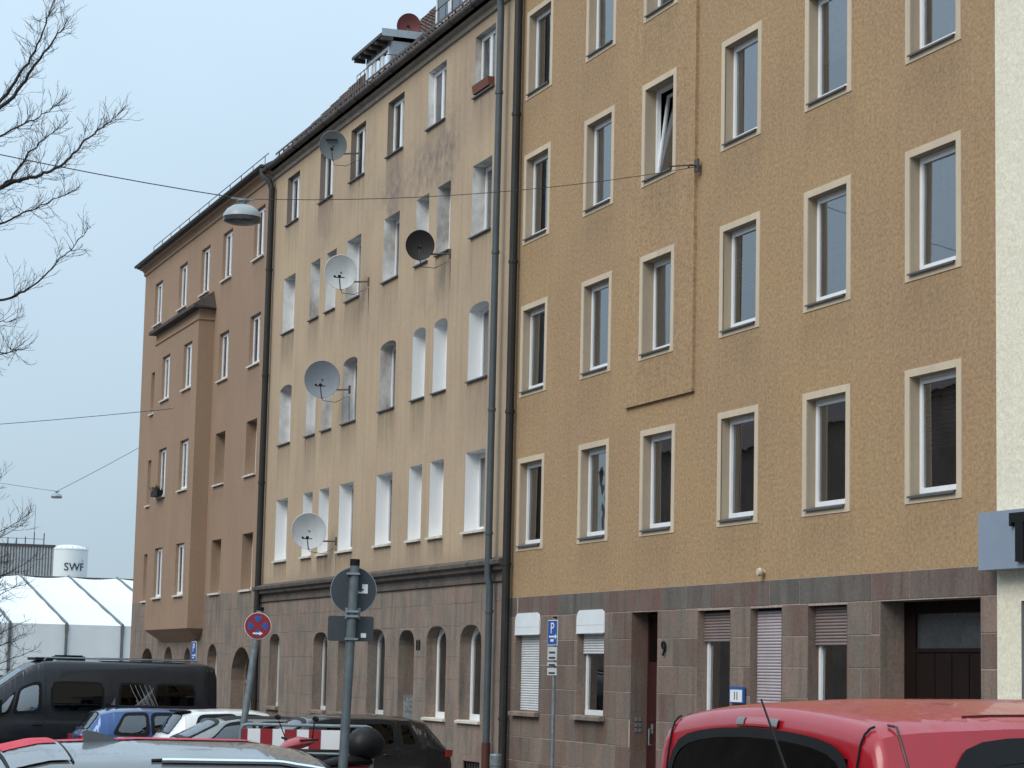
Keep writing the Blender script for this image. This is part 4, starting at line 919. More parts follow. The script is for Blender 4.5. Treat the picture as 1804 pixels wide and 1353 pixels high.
part('wall_body', MB().box(-.12, .12, -14, -1.2, -.85, -.40 + WZ - .06), pbr('dark_red_brick', (.075, .028, .022), .9, var=.3, vs=12, bump=.3), rw); part('coping', MB().box(-.18, .18, -14.02, -1.18, -.40 + WZ - .06, -.40 + WZ), pbr('brick_coping', (.06, .03, .027), .9), rw)
# house row on the other side of the street (seen only mirrored in the panes)
ob = thing('opposite_house', 'plain rendered house across the street, mirrored in the lower panes', 'building', (-70, -42, 0))
part('wall', MB().box(-75, 62, -10, 0, -1, 15.6), pbr('opposite_render', (.16, .11, .085), .9, var=.3, vs=.6), ob); part('roof', MB().prism([(-10.4, 15.5), (0.4, 15.5), (-5, 18.4)], lambda a, b: (-75.3, a, b), lambda a, b: (62.3, a, b)), m_tiler, ob)

# ================================================================ bare trees
def bare_tree(name, label, base, limbs, seed, tw=1.0, rtr=.17, h=4.2, twr=.0042):
    th = thing(name, label, 'tree', base)
    rnd = random.Random(seed); b = Vector(base)
    m = MB(); tp = [Vector((0, 0, -.3)), Vector((.03, .05, h * .35)), Vector((-.02, .1, h * .7)), Vector((0, .15, h)), Vector((.1, .1, h * 1.6)), Vector((.15, .2, h * 2.2))]
    m.tube(tp, rtr, 10, r1=.03); part('trunk', m, m_bark, th)
    mt = MB(); ml = MB()
    def spline(pts, n):
        out = []; P = [pts[0]] + pts + [pts[-1]]
        for i in range(1, len(P) - 2):
            for k_ in range(n):
                t = k_ / n; p0, p1, p2, p3 = P[i - 1], P[i], P[i + 1], P[i + 2]
                out.append(.5 * ((2 * p1) + (p2 - p0) * t + (2 * p0 - 5 * p1 + 4 * p2 - p3) * t * t + (3 * p1 - p0 - 3 * p2 + p3) * t ** 3))
        out.append(P[-1]); return out
    def twig(p, d, L, r, lv):
        n = 4; pts = [p]; q = p.copy(); dd = d.normalized()
        for i in range(n):
            dd = (dd + Vector((rnd.uniform(-.2, .2), rnd.uniform(-.2, .2), rnd.uniform(-.10, .24)))).normalized(); q = q + dd * L / n; pts.append(q.copy())
            if lv > 0 and i > 0 and rnd.random() < .85:
                sd = (dd + Vector((rnd.uniform(-1, 1), rnd.uniform(-1, 1), rnd.uniform(-.5, .9))) * .8).normalized(); twig(q, sd, L * rnd.uniform(.35, .6), r * .7, lv - 1)
        mt.tube(pts, r, 4, cap=False, r1=r * .45)
    for li, lm in enumerate(limbs):
        pts, r0, r1, dens = lm; P = spline([Vector(p) - b for p in pts], 10)
        P = [p + Vector((rnd.uniform(-1, 1), rnd.uniform(-1, 1), rnd.uniform(-1, 1))) * .018 for p in P]
        ml.tube(P, r0, 6, cap=False, r1=r1)
        nP = len(P)
        for i in range(int(nP * .3), nP):
            t = i / nP; d = (P[min(i + 1, nP - 1)] - P[max(0, i - 1)]).normalized()
            for _ in range(dens):
                if rnd.random() < .5:
                    sd = (d * .7 + Vector((rnd.uniform(-1, 1), rnd.uniform(-1, 1), rnd.uniform(-.75, 1)))).normalized()
                    twig(P[i] + (P[min(i + 1, nP - 1)] - P[i]) * rnd.random(), sd, tw * rnd.uniform(.18, .5) * (1.15 - .5 * t), twr, 2)
    part('limbs', ml, m_bark, th); o_ = part('twigs', mt, m_bark, th); o_['kind'] = 'stuff'
    return th
def W(x, y, z): return (x, y, z + WZ)
B0 = (-31.0, -14.6, -.45)
j = lambda z: (-30.95, -14.45, z)
limbs = [([j(5.2), W(-30.7, -12.6, 5.9), W(-30.53, -11.33, 7.25), W(-30.35, -10.85, 7.95), W(-30.25, -10.57, 8.42)], .05, .006, 4),
         ([j(6.0), W(-30.8, -12.8, 6.0), W(-30.6, -11.6, 7.0), W(-30.5, -11.0, 7.9), W(-30.45, -10.75, 8.6)], .05, .006, 4),
         ([j(5.4), W(-30.8, -12.5, 5.9), W(-30.6, -11.5, 6.75), W(-30.45, -10.95, 7.1), W(-30.4, -10.6, 7.35)], .03, .004, 4),
         ([j(4.6), W(-30.7, -12.6, 5.2), W(-30.51, -11.28, 6.18), W(-30.35, -10.85, 6.35), W(-30.24, -10.5, 6.55), W(-30.1, -10.15, 6.95), W(-30.02, -9.9, 7.16)], .045, .004, 4),
         ([j(4.5), W(-30.6, -12.4, 5.2), W(-30.45, -11.35, 6.1), W(-30.35, -10.9, 6.7), W(-30.3, -10.6, 7.0)], .03, .004, 4),
         ([j(4.3), W(-30.6, -12.4, 4.9), W(-30.51, -11.26, 5.7), W(-30.4, -10.8, 5.95), W(-30.3, -10.45, 6.15)], .025, .004, 3),
         ([j(3.9), W(-30.7, -12.6, 4.2), W(-30.49, -11.25, 4.68), W(-30.36, -10.85, 4.88), W(-30.2, -10.45, 5.3), W(-30.1, -10.14, 5.7)], .03, .003, 2),
         ([j(3.4), W(-30.7, -12.6, 3.5), W(-30.5, -11.3, 3.95), W(-30.4, -10.95, 4.06)], .02, .003, 4),
         ([j(3.6), W(-30.7, -12.4, 3.9), W(-30.5, -11.4, 4.35), W(-30.45, -11.0, 4.45)], .02, .003, 4),
         ([j(5.0), W(-31.3, -16.0, 6.0), W(-31.5, -17.2, 8.0)], .06, .01, 2), ([j(6.4), W(-31.2, -14.2, 7.5), W(-31.1, -13.6, 9.5)], .06, .01, 2), ([j(5.2), W(-32.2, -15.0, 6.5), W(-33.2, -15.6, 8.2)], .05, .01, 2)]
bare_tree('bare_tree', 'bare street tree whose dark branches reach in at the upper left edge', B0, limbs, 3, tw=.85)
B1 = (-81.6, -7.2, -.85); rnd = random.Random(17); limbs2 = []
for i in range(30):
    z0 = rnd.uniform(.8, 5.0); a = rnd.uniform(-.6, .9); L = rnd.uniform(2.2, 4.4) * (1 - .05 * z0)
    e1 = (-81.6 + rnd.uniform(-1, 1), -7.0 + L * .45, z0 + L * .18 * (1 + a)); e2 = (-81.6 + rnd.uniform(-1.5, 1.5), -7.0 + L, z0 + L * .34 * (1 + a) + rnd.uniform(-.3, .6))
    limbs2.append(([(-81.55, -7.1, z0), e1, e2], .035, .008, 3))
limbs2.append(([(-81.5, -7.1, 4.5), (-81.5, -5.6, 6.2), (-81.4, -4.3, 8.3)], .04, .008, 4))
limbs2.append(([(-81.5, -7.1, 4.8), (-81.5, -5.2, 5.8), (-81.4, -3.4, 6.9)], .04, .008, 4))
bare_tree('bare_tree', 'thin bare tree in front of the marquee at the lower left edge', B1, limbs2, 9, tw=1.7, rtr=.14, h=3.5, twr=.009)
# ================================================================ vehicles
def paint(name, col, metal=.3, rough=.3, coat=.8): return pbr(name, col, rough, metal=metal, var=.03, vs=1.2, coat=coat)
m_tyre = m_rub; m_rim = pbr('alloy_rim', (.35, .36, .37), .35, metal=.7, var=.1)
m_tail = pbr('tail_lamp', (.33, .012, .015), .2, var=.1, coat=1.0); m_head = pbr('head_lamp', (.45, .47, .48), .15, var=.1, coat=1.0)
def interp(pts, x):
    if x <= pts[0][0]: return pts[0][1]
    for (a, b), (c, d) in zip(pts[:-1], pts[1:]):
        if x <= c:
            t = (x - a) / (c - a) if c > a else 1; return b + (d - b) * t
    return pts[-1][1]
def rnd_uv(u, v, p=7):
    a, b = 2 * u - 1, 2 * v - 1; m = max(abs(a), abs(b))
    if m < 1e-6: return u, v
    k = m / ((abs(a) ** p + abs(b) ** p) ** (1 / p)); return (a * k + 1) / 2, (b * k + 1) / 2
class Car:
    """x runs from the tail (0) to the nose (L); profiles are lists of (x, value)"""
    def __init__(s, L, top, belt, hwb, hwt, crown=.045, sill=.20, bulge=.03, smooth=3):
        s.L = L; s.crown = crown; s.sill = sill; s.bulge = bulge
        xs = set(np.linspace(0, L, 73).round(4))
        for pr in (top, belt, hwb, hwt):
            for a, _ in pr: xs.add(round(a, 4))
        for a, b in zip(top[:-1], top[1:]):
            n = int(math.hypot(b[0] - a[0], b[1] - a[1]) / .022)
            for i in range(1, n): xs.add(round(a[0] + (b[0] - a[0]) * i / n, 4))
        s.xs = sorted(xs); xs = s.xs
        out = [xs[0]]
        for x in xs[1:]:
            if x - out[-1] > .0015: out.append(x)
        s.xs = out
        def sm(pr):
            v = np.array([interp(pr, x) for x in s.xs]); X = np.array(s.xs)
            for _ in range(smooth):
                u = v.copy(); u[1:-1] = (v[:-2] + 2 * v[1:-1] + v[2:]) / 4; v = u
            return list(zip(s.xs, v))
        s.top, s.belt, s.hwb, s.hwt = sm(top), sm(belt), sm(hwb), sm(hwt)
    def T(s, x, u):                    # top skin, u in -1..1 across
        w = interp(s.hwt, x); z = interp(s.top, x); return Vector((x, u * w, z - s.crown * u * u * min(1, 1)))
    def S(s, x, t, side):              # side glass skin, t in 0..1 from belt to roof edge
        wb, wt = interp(s.hwb, x), interp(s.hwt, x); zb, zt = interp(s.belt, x), interp(s.top, x) - s.crown
        b = s.bulge * math.sin(math.pi * t); return Vector((x, side * (wb + (wt - wb) * t + b), zb + (zt - zb) * t))
    def section(s, x):
        wb = interp(s.hwb, x); zb = interp(s.belt, x); zt = interp(s.top, x) - s.crown
        k = s.sill
        h = [(0, k), (wb * .86, k), (wb * .96, k + .03), (wb * 1.0, k + .16), (wb * 1.012, (k + zb) / 2), (wb * 1.012, zb - .16), (wb * 1.006, zb - .06)]
        for i in range(0, 9): p = s.S(x, i / 8 * .965, 1); h.append((p.y, p.z))
        for u in (.975, .93, .84, .7, .5, .25, 0.): p = s.T(x, u); h.append((p.y, p.z - (.012 if u > .96 else .002 if u > .9 else 0)))
        full = h + [(-a, b) for a, b in reversed(h[1:-1])]
        return [(x, a, b) for a, b in full]
    def body(s, holes=(), tops=()):
        """holes: (b0,b1,t0,t1,ta,tb) side panes; tops: (x0,x1,u) panes in the top skin; the skin is left open there"""
        m = MB(); secs = [s.section(x) for x in s.xs]; n = len(secs[0]); V = [p for q in secs for p in q]
        F = [(i * n + j, i * n + (j + 1) % n, (i + 1) * n + (j + 1) % n, (i + 1) * n + j) for i in range(len(secs) - 1) for j in range(n) if not s.open(i, j, n, holes, tops)]
        F.append(tuple(range(n))); F.append(tuple((len(secs) - 1) * n + j for j in reversed(range(n))))
        return m.add(V, F, True)
    def open(s, i, j, n, holes, tops):
        xa, xb = s.xs[i], s.xs[i + 1]; jj = j if j < n // 2 else n - 1 - j
        if 7 <= jj < 15:
            ta, tb = (jj - 7) / 8 * .965, (jj - 6) / 8 * .965
            for (b0, b1, t0, t1, a, b) in holes:
                if ta < a - .001 or tb > b + .03: continue
                va, vb = max(0, (ta - a) / (b - a)), min(1, (tb - a) / (b - a))
                lo = max(b0 + (t0 - b0) * va, b0 + (t0 - b0) * vb); hi = min(b1 + (t1 - b1) * va, b1 + (t1 - b1) * vb)
                if xa >= lo and xb <= hi: return True
        if jj >= 16:
            us = [.975, .93, .84, .7, .5, .25, 0.]
            ua = us[jj - 16 + 0] if jj - 16 < 7 else 0
            for (x0, x1, u) in tops:
                if xa >= x0 and xb <= x1 and ua <= u: return True
        return False
    def side_ring(s, side, q, ta, tb, wd, off):
        """rubber seal around a side pane"""
        def pt(u, v):
            b0, b1, t0, t1 = q; x = (b0 + (b1 - b0) * u) * (1 - v) + (t0 + (t1 - t0) * u) * v; return s.S(x, ta + (tb - ta) * v, side) + Vector((0, side * off, 0))
        n = 10; lo = [(i / n, 0) for i in range(n)] + [(1, i / n) for i in range(n)] + [(1 - i / n, 1) for i in range(n)] + [(0, 1 - i / n) for i in range(n)]
        b0, b1, t0, t1 = q; wx = wd / max(.05, (b1 - b0 + t1 - t0) / 2); h = max(.05, (s.S((b0 + t0) / 2, tb, 1) - s.S((b0 + t0) / 2, ta, 1)).length); wz = wd / h
        lo = [rnd_uv(u, v) for u, v in lo]; V = [pt(-wx * .4 + u * (1 + .8 * wx), -wz * .4 + v * (1 + .8 * wz)) for u, v in lo] + [pt(wx + u * (1 - 2 * wx), wz + v * (1 - 2 * wz)) for u, v in lo]; k = len(lo)
        m = MB(); return m.add(V, [(i, (i + 1) % k, (i + 1) % k + k, i + k) for i in range(k)])
    def top_ring(s, x0, x1, u, wd, off):
        n = 12; lo = [(i / n, 0) for i in range(n)] + [(1, i / n) for i in range(n)] + [(1 - i / n, 1) for i in range(n)] + [(0, 1 - i / n) for i in range(n)]
        L_ = (s.T(x1, 0) - s.T(x0, 0)).length; wx = wd / L_; wu = wd / (interp(s.hwt, x0) * 2)
        def pt(a, b): 
            x = x0 + (x1 - x0) * a; p = s.T(x, -u + 2 * u * b); d = s.T(min(x + .02, s.L), 0) - s.T(max(x - .02, 0), 0); nn = Vector((-d.z, 0, d.x)).normalized(); return p + nn * off
        lo = [rnd_uv(u_, v_) for u_, v_ in lo]; V = [pt(-wx * .4 + a * (1 + .8 * wx), -wu * .4 + b * (1 + .8 * wu)) for a, b in lo] + [pt(wx + a * (1 - 2 * wx), wu + b * (1 - 2 * wu)) for a, b in lo]; k = len(lo)
        m = MB(); return m.add(V, [(i, (i + 1) % k, (i + 1) % k + k, i + k) for i in range(k)])
    def top_patch(s, x0, x1, u0, u1, off=.006, nx=16, nu=16, rnd=.0):
        m = MB(); V = []
        for i in range(nx + 1):
            t = i / nx
            for j in range(nu + 1):
                u = u0 + (u1 - u0) * j / nu
                x = x0 + (x1 - x0) * t
                if rnd: t2, v2 = rnd_uv(t, j / nu); x = x0 + (x1 - x0) * t2; u = u0 + (u1 - u0) * v2      # rounded corners
                p = s.T(x, u); d = .01; a = s.T(min(x + d, s.L), u) - s.T(max(x - d, 0), u); b = s.T(x, u + .02) - s.T(x, u - .02)
                nrm = a.cross(b).normalized(); nrm = nrm if nrm.z > 0 or abs(nrm.z) < .02 and nrm.x < 0 else -nrm
                V.append(p + nrm * off)
        F = [(i * (nu + 1) + j, i * (nu + 1) + j + 1, (i + 1) * (nu + 1) + j + 1, (i + 1) * (nu + 1) + j) for i in range(nx) for j in range(nu)]
        return m.add(V, F, True)
    def side_patch(s, side, b0, b1, t0, t1, ta=.05, tb=.9, off=.006, n=14, k=8):
        """quad between belt points b0,b1 and roof points t0,t1"""
        m = MB(); V = []
        for j in range(k + 1):
            v = j / k; t = ta + (tb - ta) * v
            for i in range(n + 1):
                u = i / n; uu, vv = rnd_uv(u, v); t = ta + (tb - ta) * vv
                x = (b0 + (b1 - b0) * uu) * (1 - vv) + (t0 + (t1 - t0) * uu) * vv; p = s.S(x, t, side); V.append(p + Vector((0, side * off, 0)))
        return m.add(V, [(j * (n + 1) + i, j * (n + 1) + i + 1, (j + 1) * (n + 1) + i + 1, (j + 1) * (n + 1) + i) for j in range(k) for i in range(n)], True)
def wheel(parent, x, y, r, w, side):
    M = Matrix.Translation((x, y, r)) @ Matrix.Rotation(R(-90 * side), 4, 'X')
    m = MB(); m.lathe([(r * .62, -w / 2), (r * .95, -w / 2), (r, -w * .3), (r, w * .3), (r * .95, w / 2), (r * .66, w / 2), (r * .62, w * .4)], 28, M); wo = part('wheel', m, m_tyre, parent)
    m = MB(); m.lathe([(r * .64, w * .42), (r * .58, w * .36), (r * .2, w * .28), (r * .16, w * .4), (0, w * .4)], 28, M)
    for k_ in range(7):
        a = 2 * math.pi * k_ / 7; q = MB(); q.box(r * .12, r * .6, -.03, .03, w * .30, w * .40); Mk = M @ Matrix.Rotation(a, 4, 'Z'); m.add([Mk @ Vector(v) for v in q.v], q.f)
    part('rim', m, m_rim, wo)
    m = MB(); m.lathe([(0, -.01), (r * 1.16, -.01), (r * 1.16, 0)], 28, Matrix.Translation((x, y + side * (w * .05), r + .02)) @ Matrix.Rotation(R(-90 * side), 4, 'X')); part('wheel_arch', m, m_dark, wo)
def car(name, label, cat, loc, rz, c, mat, wins, glassm, axles, wr=.32, ws=None, rg=None, mirror=None, tails=None, heads=True, frame=True, seams=(), group='cars parked nose to the kerb', handles=()):
    th = thing(name, label, cat, loc, rz, group)
    tops = ([(ws[0] + .03, ws[1] - .03, .9)] if ws else []) + ([(rg[0] + .05 * (rg[1] - rg[0]), rg[1] - .04 * (rg[1] - rg[0]), .85)] if rg else [])
    part('body', c.body([(*q, .10, .88) for q in wins], tops), mat, th)
    for k_, (b0, b1, t0, t1) in enumerate(wins):
        for sd in (-1, 1):
            if frame: part('window_seal', c.side_ring(sd, (b0, b1, t0, t1), .06, .90, .05, .012), m_black, th)
            wp = part('side_window', c.side_patch(sd, b0, b1, t0, t1, .05, .90, .009), glassm, th)
    if ws: part('windscreen_seal', c.top_ring(ws[0], ws[1], .93, .06, .012), m_black, th); part('windscreen', c.top_patch(ws[0], ws[1], -.93, .93, .009, rnd=1), MATS['screen_glass'], th)
    if rg: part('rear_window_seal', c.top_ring(rg[0], rg[1], .88, .024, .012), m_black, th); part('rear_window', c.top_patch(rg[0], rg[1], -.88, .88, .009, rnd=.12), MATS['rear_glass'], th)
    W_ = interp(c.hwb, c.L / 2)
    for x in axles:
        for sd in (-1, 1): wheel(th, x, sd * (W_ - .085), wr, .2, sd)
    for sd in (-1, 1):
        if mirror:
            p = c.S(mirror, .08, sd); m = MB(); M = Matrix.Translation(p + Vector((0, sd * .16, .04))) @ Matrix.Diagonal((.07, .12, .085, 1)); m.lathe([(0, -1), (.6, -.85), (.95, -.4), (1, 0), (.95, .4), (.6, .85), (0, 1)], 14, M); m.tube([p, p + Vector((0, sd * .12, .0))], .025, 6); part('wing_mirror', m, mat, th)
        if tails:
            xa, xb, ta, tb = tails; n = 6; V = []
            for i in range(n + 1):
                for jj in range(n + 1):
                    x = xa + (xb - xa) * i / n; z = ta + (tb - ta) * jj / n; wb = interp(c.hwb, x); V.append((x - .004, sd * (wb * 1.012 + .008), z))
            m = MB(); m.add(V, [(i * (n + 1) + jj, i * (n + 1) + jj + 1, (i + 1) * (n + 1) + jj + 1, (i + 1) * (n + 1) + jj) for i in range(n) for jj in range(n)], True)
            wb = interp(c.hwb, 0); m.box(-.02, .02, *sorted((sd * wb * .72, sd * (wb * 1.0))), ta + (tb - ta) * .3, tb); part('tail_lamp', m, m_tail, th)
        if heads: m = MB(); wb = interp(c.hwb, c.L); zb = interp(c.belt, c.L - .12); m.box(c.L - .16, c.L + .015, *sorted((sd * wb * .55, sd * (wb + .04))), zb - .22, zb - .06); part('head_lamp', m, m_head, th)
        for (x0_, x1_) in handles:
            z = interp(c.belt, x0_) - .10; wb = interp(c.hwb, x0_) * 1.012; m = MB(); m.tube([(x0_, sd * wb, z), (x0_ + .03, sd * (wb + .035), z), (x1_ - .03, sd * (wb + .035), z), (x1_, sd * wb, z)], .014, 6); part('door_handle', m, mat, th)
        for x in seams:
            m = MB(); wb = interp(c.hwb, x) * 1.012 + .001; m.tube([(x, sd * wb, .35), (x, sd * wb, interp(c.belt, x) - .16), c.S(x, .0, sd) + Vector((0, sd * .003, 0))], .006, 4); part('door_seam', m, m_dark, th)
    return th
# interiors stop the view through the panes
glass('screen_glass', (.30, .34, .35), 2.0); glass('rear_glass', (.05, .055, .06), 1.5)
def interior(th, c, x0, x1, z0=.5):
    m = MB(); 
    for xx in (x0 + .35, x0 + 1.35):
        for sd in (-.36, .36): m.box(xx, xx + .16, sd - .24, sd + .24, z0, z0 + .55); m.box(xx + .02, xx + .12, sd - .12, sd + .12, z0 + .56, z0 + .74)
    m.box(x0, x1, -.7, .7, z0 - .1, z0 + .06); part('seats', m, m_rub, th)
def hatch(L, H, W, rear=.10, hl=.42, bon=1.05, wsl=.75, hb=.92, zt0=.92, crown=.05):
    hw = W / 2; xw1 = L - bon; xw0 = xw1 - wsl
    top = [(0, zt0 - .22), (.03, zt0), (rear, zt0 + .08), (rear + hl * .9, H - .09), (rear + hl + .25, H - .025), (rear + hl + .85, H), (xw0 - .3, H - .005), (xw0, H - .05), (xw1, hb + .07), (xw1 + .1, hb + .035), (L - .35, hb - .07), (L - .08, hb - .18), (L, hb - .36)]
    belt = [(0, zt0 - .26), (.04, zt0 - .06), (.4, hb + .02), (1.6, hb - .02), (xw1, hb - .03), (L - .35, hb - .12), (L - .08, hb - .24), (L, hb - .42)]
    hwb = [(0, hw * .86), (.12, hw * .94), (.5, hw), (L - .9, hw), (L - .3, hw * .93), (L, hw * .74)]
    hwt = [(0, hw * .78), (rear + hl, hw * .72), (1.2, hw * .755), (xw0, hw * .745), (xw1, hw * .86), (L - .3, hw * .82), (L, hw * .66)]
    return Car(L, top, belt, hwb, hwt, crown)

# --- black hatchback at the kerb, nose to the street
UP, DN = R(90), R(-90)
def place(X, Ytail, head, extra=0.):      # tail position on the sloping street
    return (X, Ytail, gz(X))
c = hatch(4.35, 1.50, 1.80)
t = car('parked_car', 'black hatchback parked behind the barrier, nose to the left', 'car', place(-40.4, -1.75, DN), DN, c, paint('black_paint', (.008, .008, .010)), [(.62, 1.0, .78, 1.0), (1.06, 1.95, 1.06, 1.93), (2.03, 3.05, 2.02, 2.55)], m_dglass, (.75, 3.4), ws=(2.62, 3.27), rg=(.14, .46), mirror=2.95, tails=(.0, .16, .79, .91), seams=(1.02, 2.0, 3.05), handles=((1.1, 1.3), (2.08, 2.28)))
interior(t, c, .6, 3.0)
# --- silver car left of it
c = hatch(4.4, 1.41, 1.80)
t = car('parked_car', 'dark-roofed silver car showing its windscreen, nose to the left', 'car', place(-42.9, -2.7, DN), DN, c, paint('silver_paint', (.22, .225, .22), .5), [(.62, 1.0, .78, 1.0), (1.06, 1.95, 1.06, 1.93), (2.03, 3.05, 2.02, 2.55)], m_cglass, (.75, 3.45), ws=(2.64, 3.3), rg=(.14, .46), mirror=2.95, tails=(.0, .28, .72, .92), seams=(1.02, 2.0, 3.05), handles=((1.1, 1.3), (2.08, 2.28)))
interior(t, c, .6, 3.0); part('roof_skin', c.top_patch(.75, 2.55, -.9, .9, .004), m_black, t)
# --- white hatchback
c = hatch(3.9, 1.52, 1.72, hl=.36)
t = car('parked_car', 'small white hatchback with a dark rear window, tail to the left', 'car', place(-45.6, -5.85, UP), UP, c, paint('white_paint_car', (.70, .72, .73), 0), [(.55, 1.45, .70, 1.44), (1.53, 2.55, 1.52, 2.1)], m_cglass, (.65, 3.05), ws=(2.2, 2.78), rg=(.13, .42), mirror=2.45, tails=(.0, .2, .70, .90), seams=(1.49, 2.55), handles=((.62, .82),))
interior(t, c, .5, 2.6); sp = MB(); sp.box(.36, .58, -.52, .52, 1.44, 1.475); part('spoiler', sp, m_black, t)
# --- blue estate
c = hatch(4.65, 1.50, 1.83, hl=.34, rear=.08)
t = car('parked_car', 'blue estate car with a glowing red tail lamp, beside the black camper van', 'car', place(-48.4, -6.95, UP), UP, c, paint('blue_paint', (.020, .068, .215), .35), [(.62, 1.35, .86, 1.34), (1.43, 2.3, 1.42, 2.28), (2.38, 3.3, 2.36, 2.85)], m_cglass, (.85, 3.65), ws=(2.92, 3.55), rg=(.12, .38), mirror=3.2, tails=(.0, .42, .76, .93), seams=(1.39, 2.34, 3.3), handles=((1.5, 1.7), (2.44, 2.64)))
interior(t, c, .7, 3.3)
for sd in (-1, 1): r = MB(); r.tube([(.7, sd * .62, 1.47), (.8, sd * .63, 1.51), (2.6, sd * .63, 1.51), (2.75, sd * .62, 1.46)], .016, 6); part('roof_rail', r, m_black, t)
f = MB(); f.prism([(.62, 1.48), (.58, 1.57), (.64, 1.575), (.82, 1.49)], lambda a, b: (a, -.015, b), lambda a, b: (a, .015, b)); part('fin_antenna', f, m_black, t)

# --- black camper van
VL = 6.0; hw = 1.02
c = Car(VL, [(0, 2.25), (.05, 2.44), (.25, 2.50), (3.6, 2.52), (3.95, 2.50), (4.2, 2.43), (4.42, 2.30), (5.5, 1.50), (5.62, 1.41), (5.85, 1.15), (5.97, .85), (6.0, .55)],
        [(0, 1.18), (4.6, 1.18), (5.3, 1.16), (5.6, 1.08), (5.85, .92), (5.97, .7), (6.0, .5)], [(0, .96), (.2, 1.0), (4.7, 1.02), (5.4, .98), (5.85, .82), (6.0, .66)], [(0, .86), (.3, .90), (4.0, .90), (4.5, .88), (5.2, .88), (5.7, .78), (6.0, .6)], crown=.05, sill=.28, bulge=.05)
mv = paint('black_van_paint', (.008, .0095, .014), .1, .35, .35)
cv = thing('camper_van', 'black high-roof camper van parked with its nose to the left', 'van', (-54.0, -2.95, gz(-54)), DN)
part('body', c.body([(4.02, 4.62, 4.02, 4.50, .12, .66), (4.72, 5.22, 4.60, 4.64, .14, .62)], [(4.46, 5.46, .9)]), mv, cv)
for sd in (-1, 1):
    part('cab_window_seal', c.side_ring(sd, (4.02, 4.62, 4.02, 4.50), .12, .66, .05, .013), m_black, cv); part('quarter_window_seal', c.side_ring(sd, (4.72, 5.22, 4.58, 4.64), .14, .62, .04, .013), m_black, cv)
    part('cab_window', c.side_patch(sd, 4.02, 4.62, 4.02, 4.50, .12, .66, .010, k=4), m_glass, cv); part('quarter_window', c.side_patch(sd, 4.72, 5.22, 4.58, 4.64, .14, .62, .010, k=4), m_glass, cv)
    for (a, b) in ((2.65, 3.75), (1.72, 2.22), (.55, 1.40)): 
        part('side_window_frame', c.side_patch(sd, a - .05, b + .05, a - .05, b + .05, .12, .66, .004, k=4), m_black, cv); part('side_window', c.side_patch(sd, a, b, a, b, .16, .62, .012, k=4), m_dglass, cv)
    for x in (2.45, 3.92): m = MB(); m.tube([(x, sd * 1.034, .4), (x, sd * 1.034, 1.1)] + [c.S(x, q / 8, sd) + Vector((0, sd * .004, 0)) for q in range(1, 7)], .008, 4); part('door_seam', m, m_dark, cv)
    m = MB(); m.box(.15, 5.1, sd * 1.045 - .01, sd * 1.045 + .01, .62, .74); part('rubbing_strip', m, m_black, cv)
    m = MB(); p = c.S(5.0, .16, sd); m.box(p.x - .09, p.x + .06, *sorted((p.y + sd * .10, p.y + sd * .32)), p.z - .05, p.z + .32); m.tube([p, p + Vector((0, sd * .14, .05))], .03, 6); part('wing_mirror', m, m_black, cv)
    m = MB(); m.box(-.02, .03, *sorted((sd * .82, sd * .94)), .8, 1.5); part('tail_lamp', m, m_tail, cv)
    m = MB(); m.tube([(3.97, sd * 1.03, 1.05), (4.0, sd * 1.065, 1.05), (4.17, sd * 1.065, 1.05), (4.2, sd * 1.03, 1.05)], .018, 6); part('door_handle', m, m_black, cv)
    st = MB()
    for q in range(9):
        p0 = c.S(1.78 - q * .055, .20, sd); p1 = c.S(2.02 - q * .055, .52 if q % 2 else .62, sd); off = Vector((0, sd * .016, 0)); st.tube([p0 + off, (p0 + p1) / 2 + off, p1 + off], .007, 4)
    for q in range(7): p0 = c.S(2.0 - q * .05, .2 + q * .03, sd); p1 = c.S(1.6 - q * .02, .30 + q * .045, sd); off = Vector((0, sd * .018, 0)); st.tube([p0 + off, p1 + off], .006, 4)
    for q in range(3): st.tube([c.S(2.36 + q * .03, a, sd) + Vector((0, sd * .018, 0)) for a in (.14, .25, .38 - q * .04)], .008, 4)
    part('striped_decal', st, pbr('decal_grey', (.26, .27, .28), .4) if 'decal_grey' not in MATS else MATS['decal_grey'], cv)
    for x in (.95, 4.95): wheel(cv, x, sd * .93, .35, .22, sd)
part('windscreen', c.top_patch(4.42, 5.5, -.93, .93, .008), MATS['screen_glass'], cv)
m = MB(); m.box(2.95, 3.6, -.35, .35, 2.51, 2.59); m.box(3.0, 3.55, -.3, .3, 2.59, 2.615); part('roof_hatch', m, m_black, cv)
m = MB(); m.box(3.72, 4.12, -.6, .6, 2.49, 2.55); part('roof_vent', m, m_black, cv)
m = MB(); m.box(.6, 2.6, -.5, .5, 2.54, 2.575); part('solar_panel', m, m_dglass, cv)
for sd in (-1, 1): m = MB(); m.tube([(.4, sd * .78, 2.48), (.42, sd * .78, 2.545), (3.9, sd * .78, 2.55), (3.95, sd * .78, 2.48)], .018, 6); part('roof_rail', m, m_galv, cv)
m = MB(); m.box(4.7, 5.5, -.8, .8, .9, 1.15); 
for sd in (-.45, .45): m.box(4.0, 4.2, sd - .25, sd + .25, .8, 1.7); m.box(4.04, 4.16, sd - .13, sd + .13, 1.7, 1.92)
part('seats', m, m_rub, cv)
m = MB(); m.box(3.0, 3.04, -.85, .85, .5, 2.3); part('bulkhead_curtain', m, m_curtd, cv)

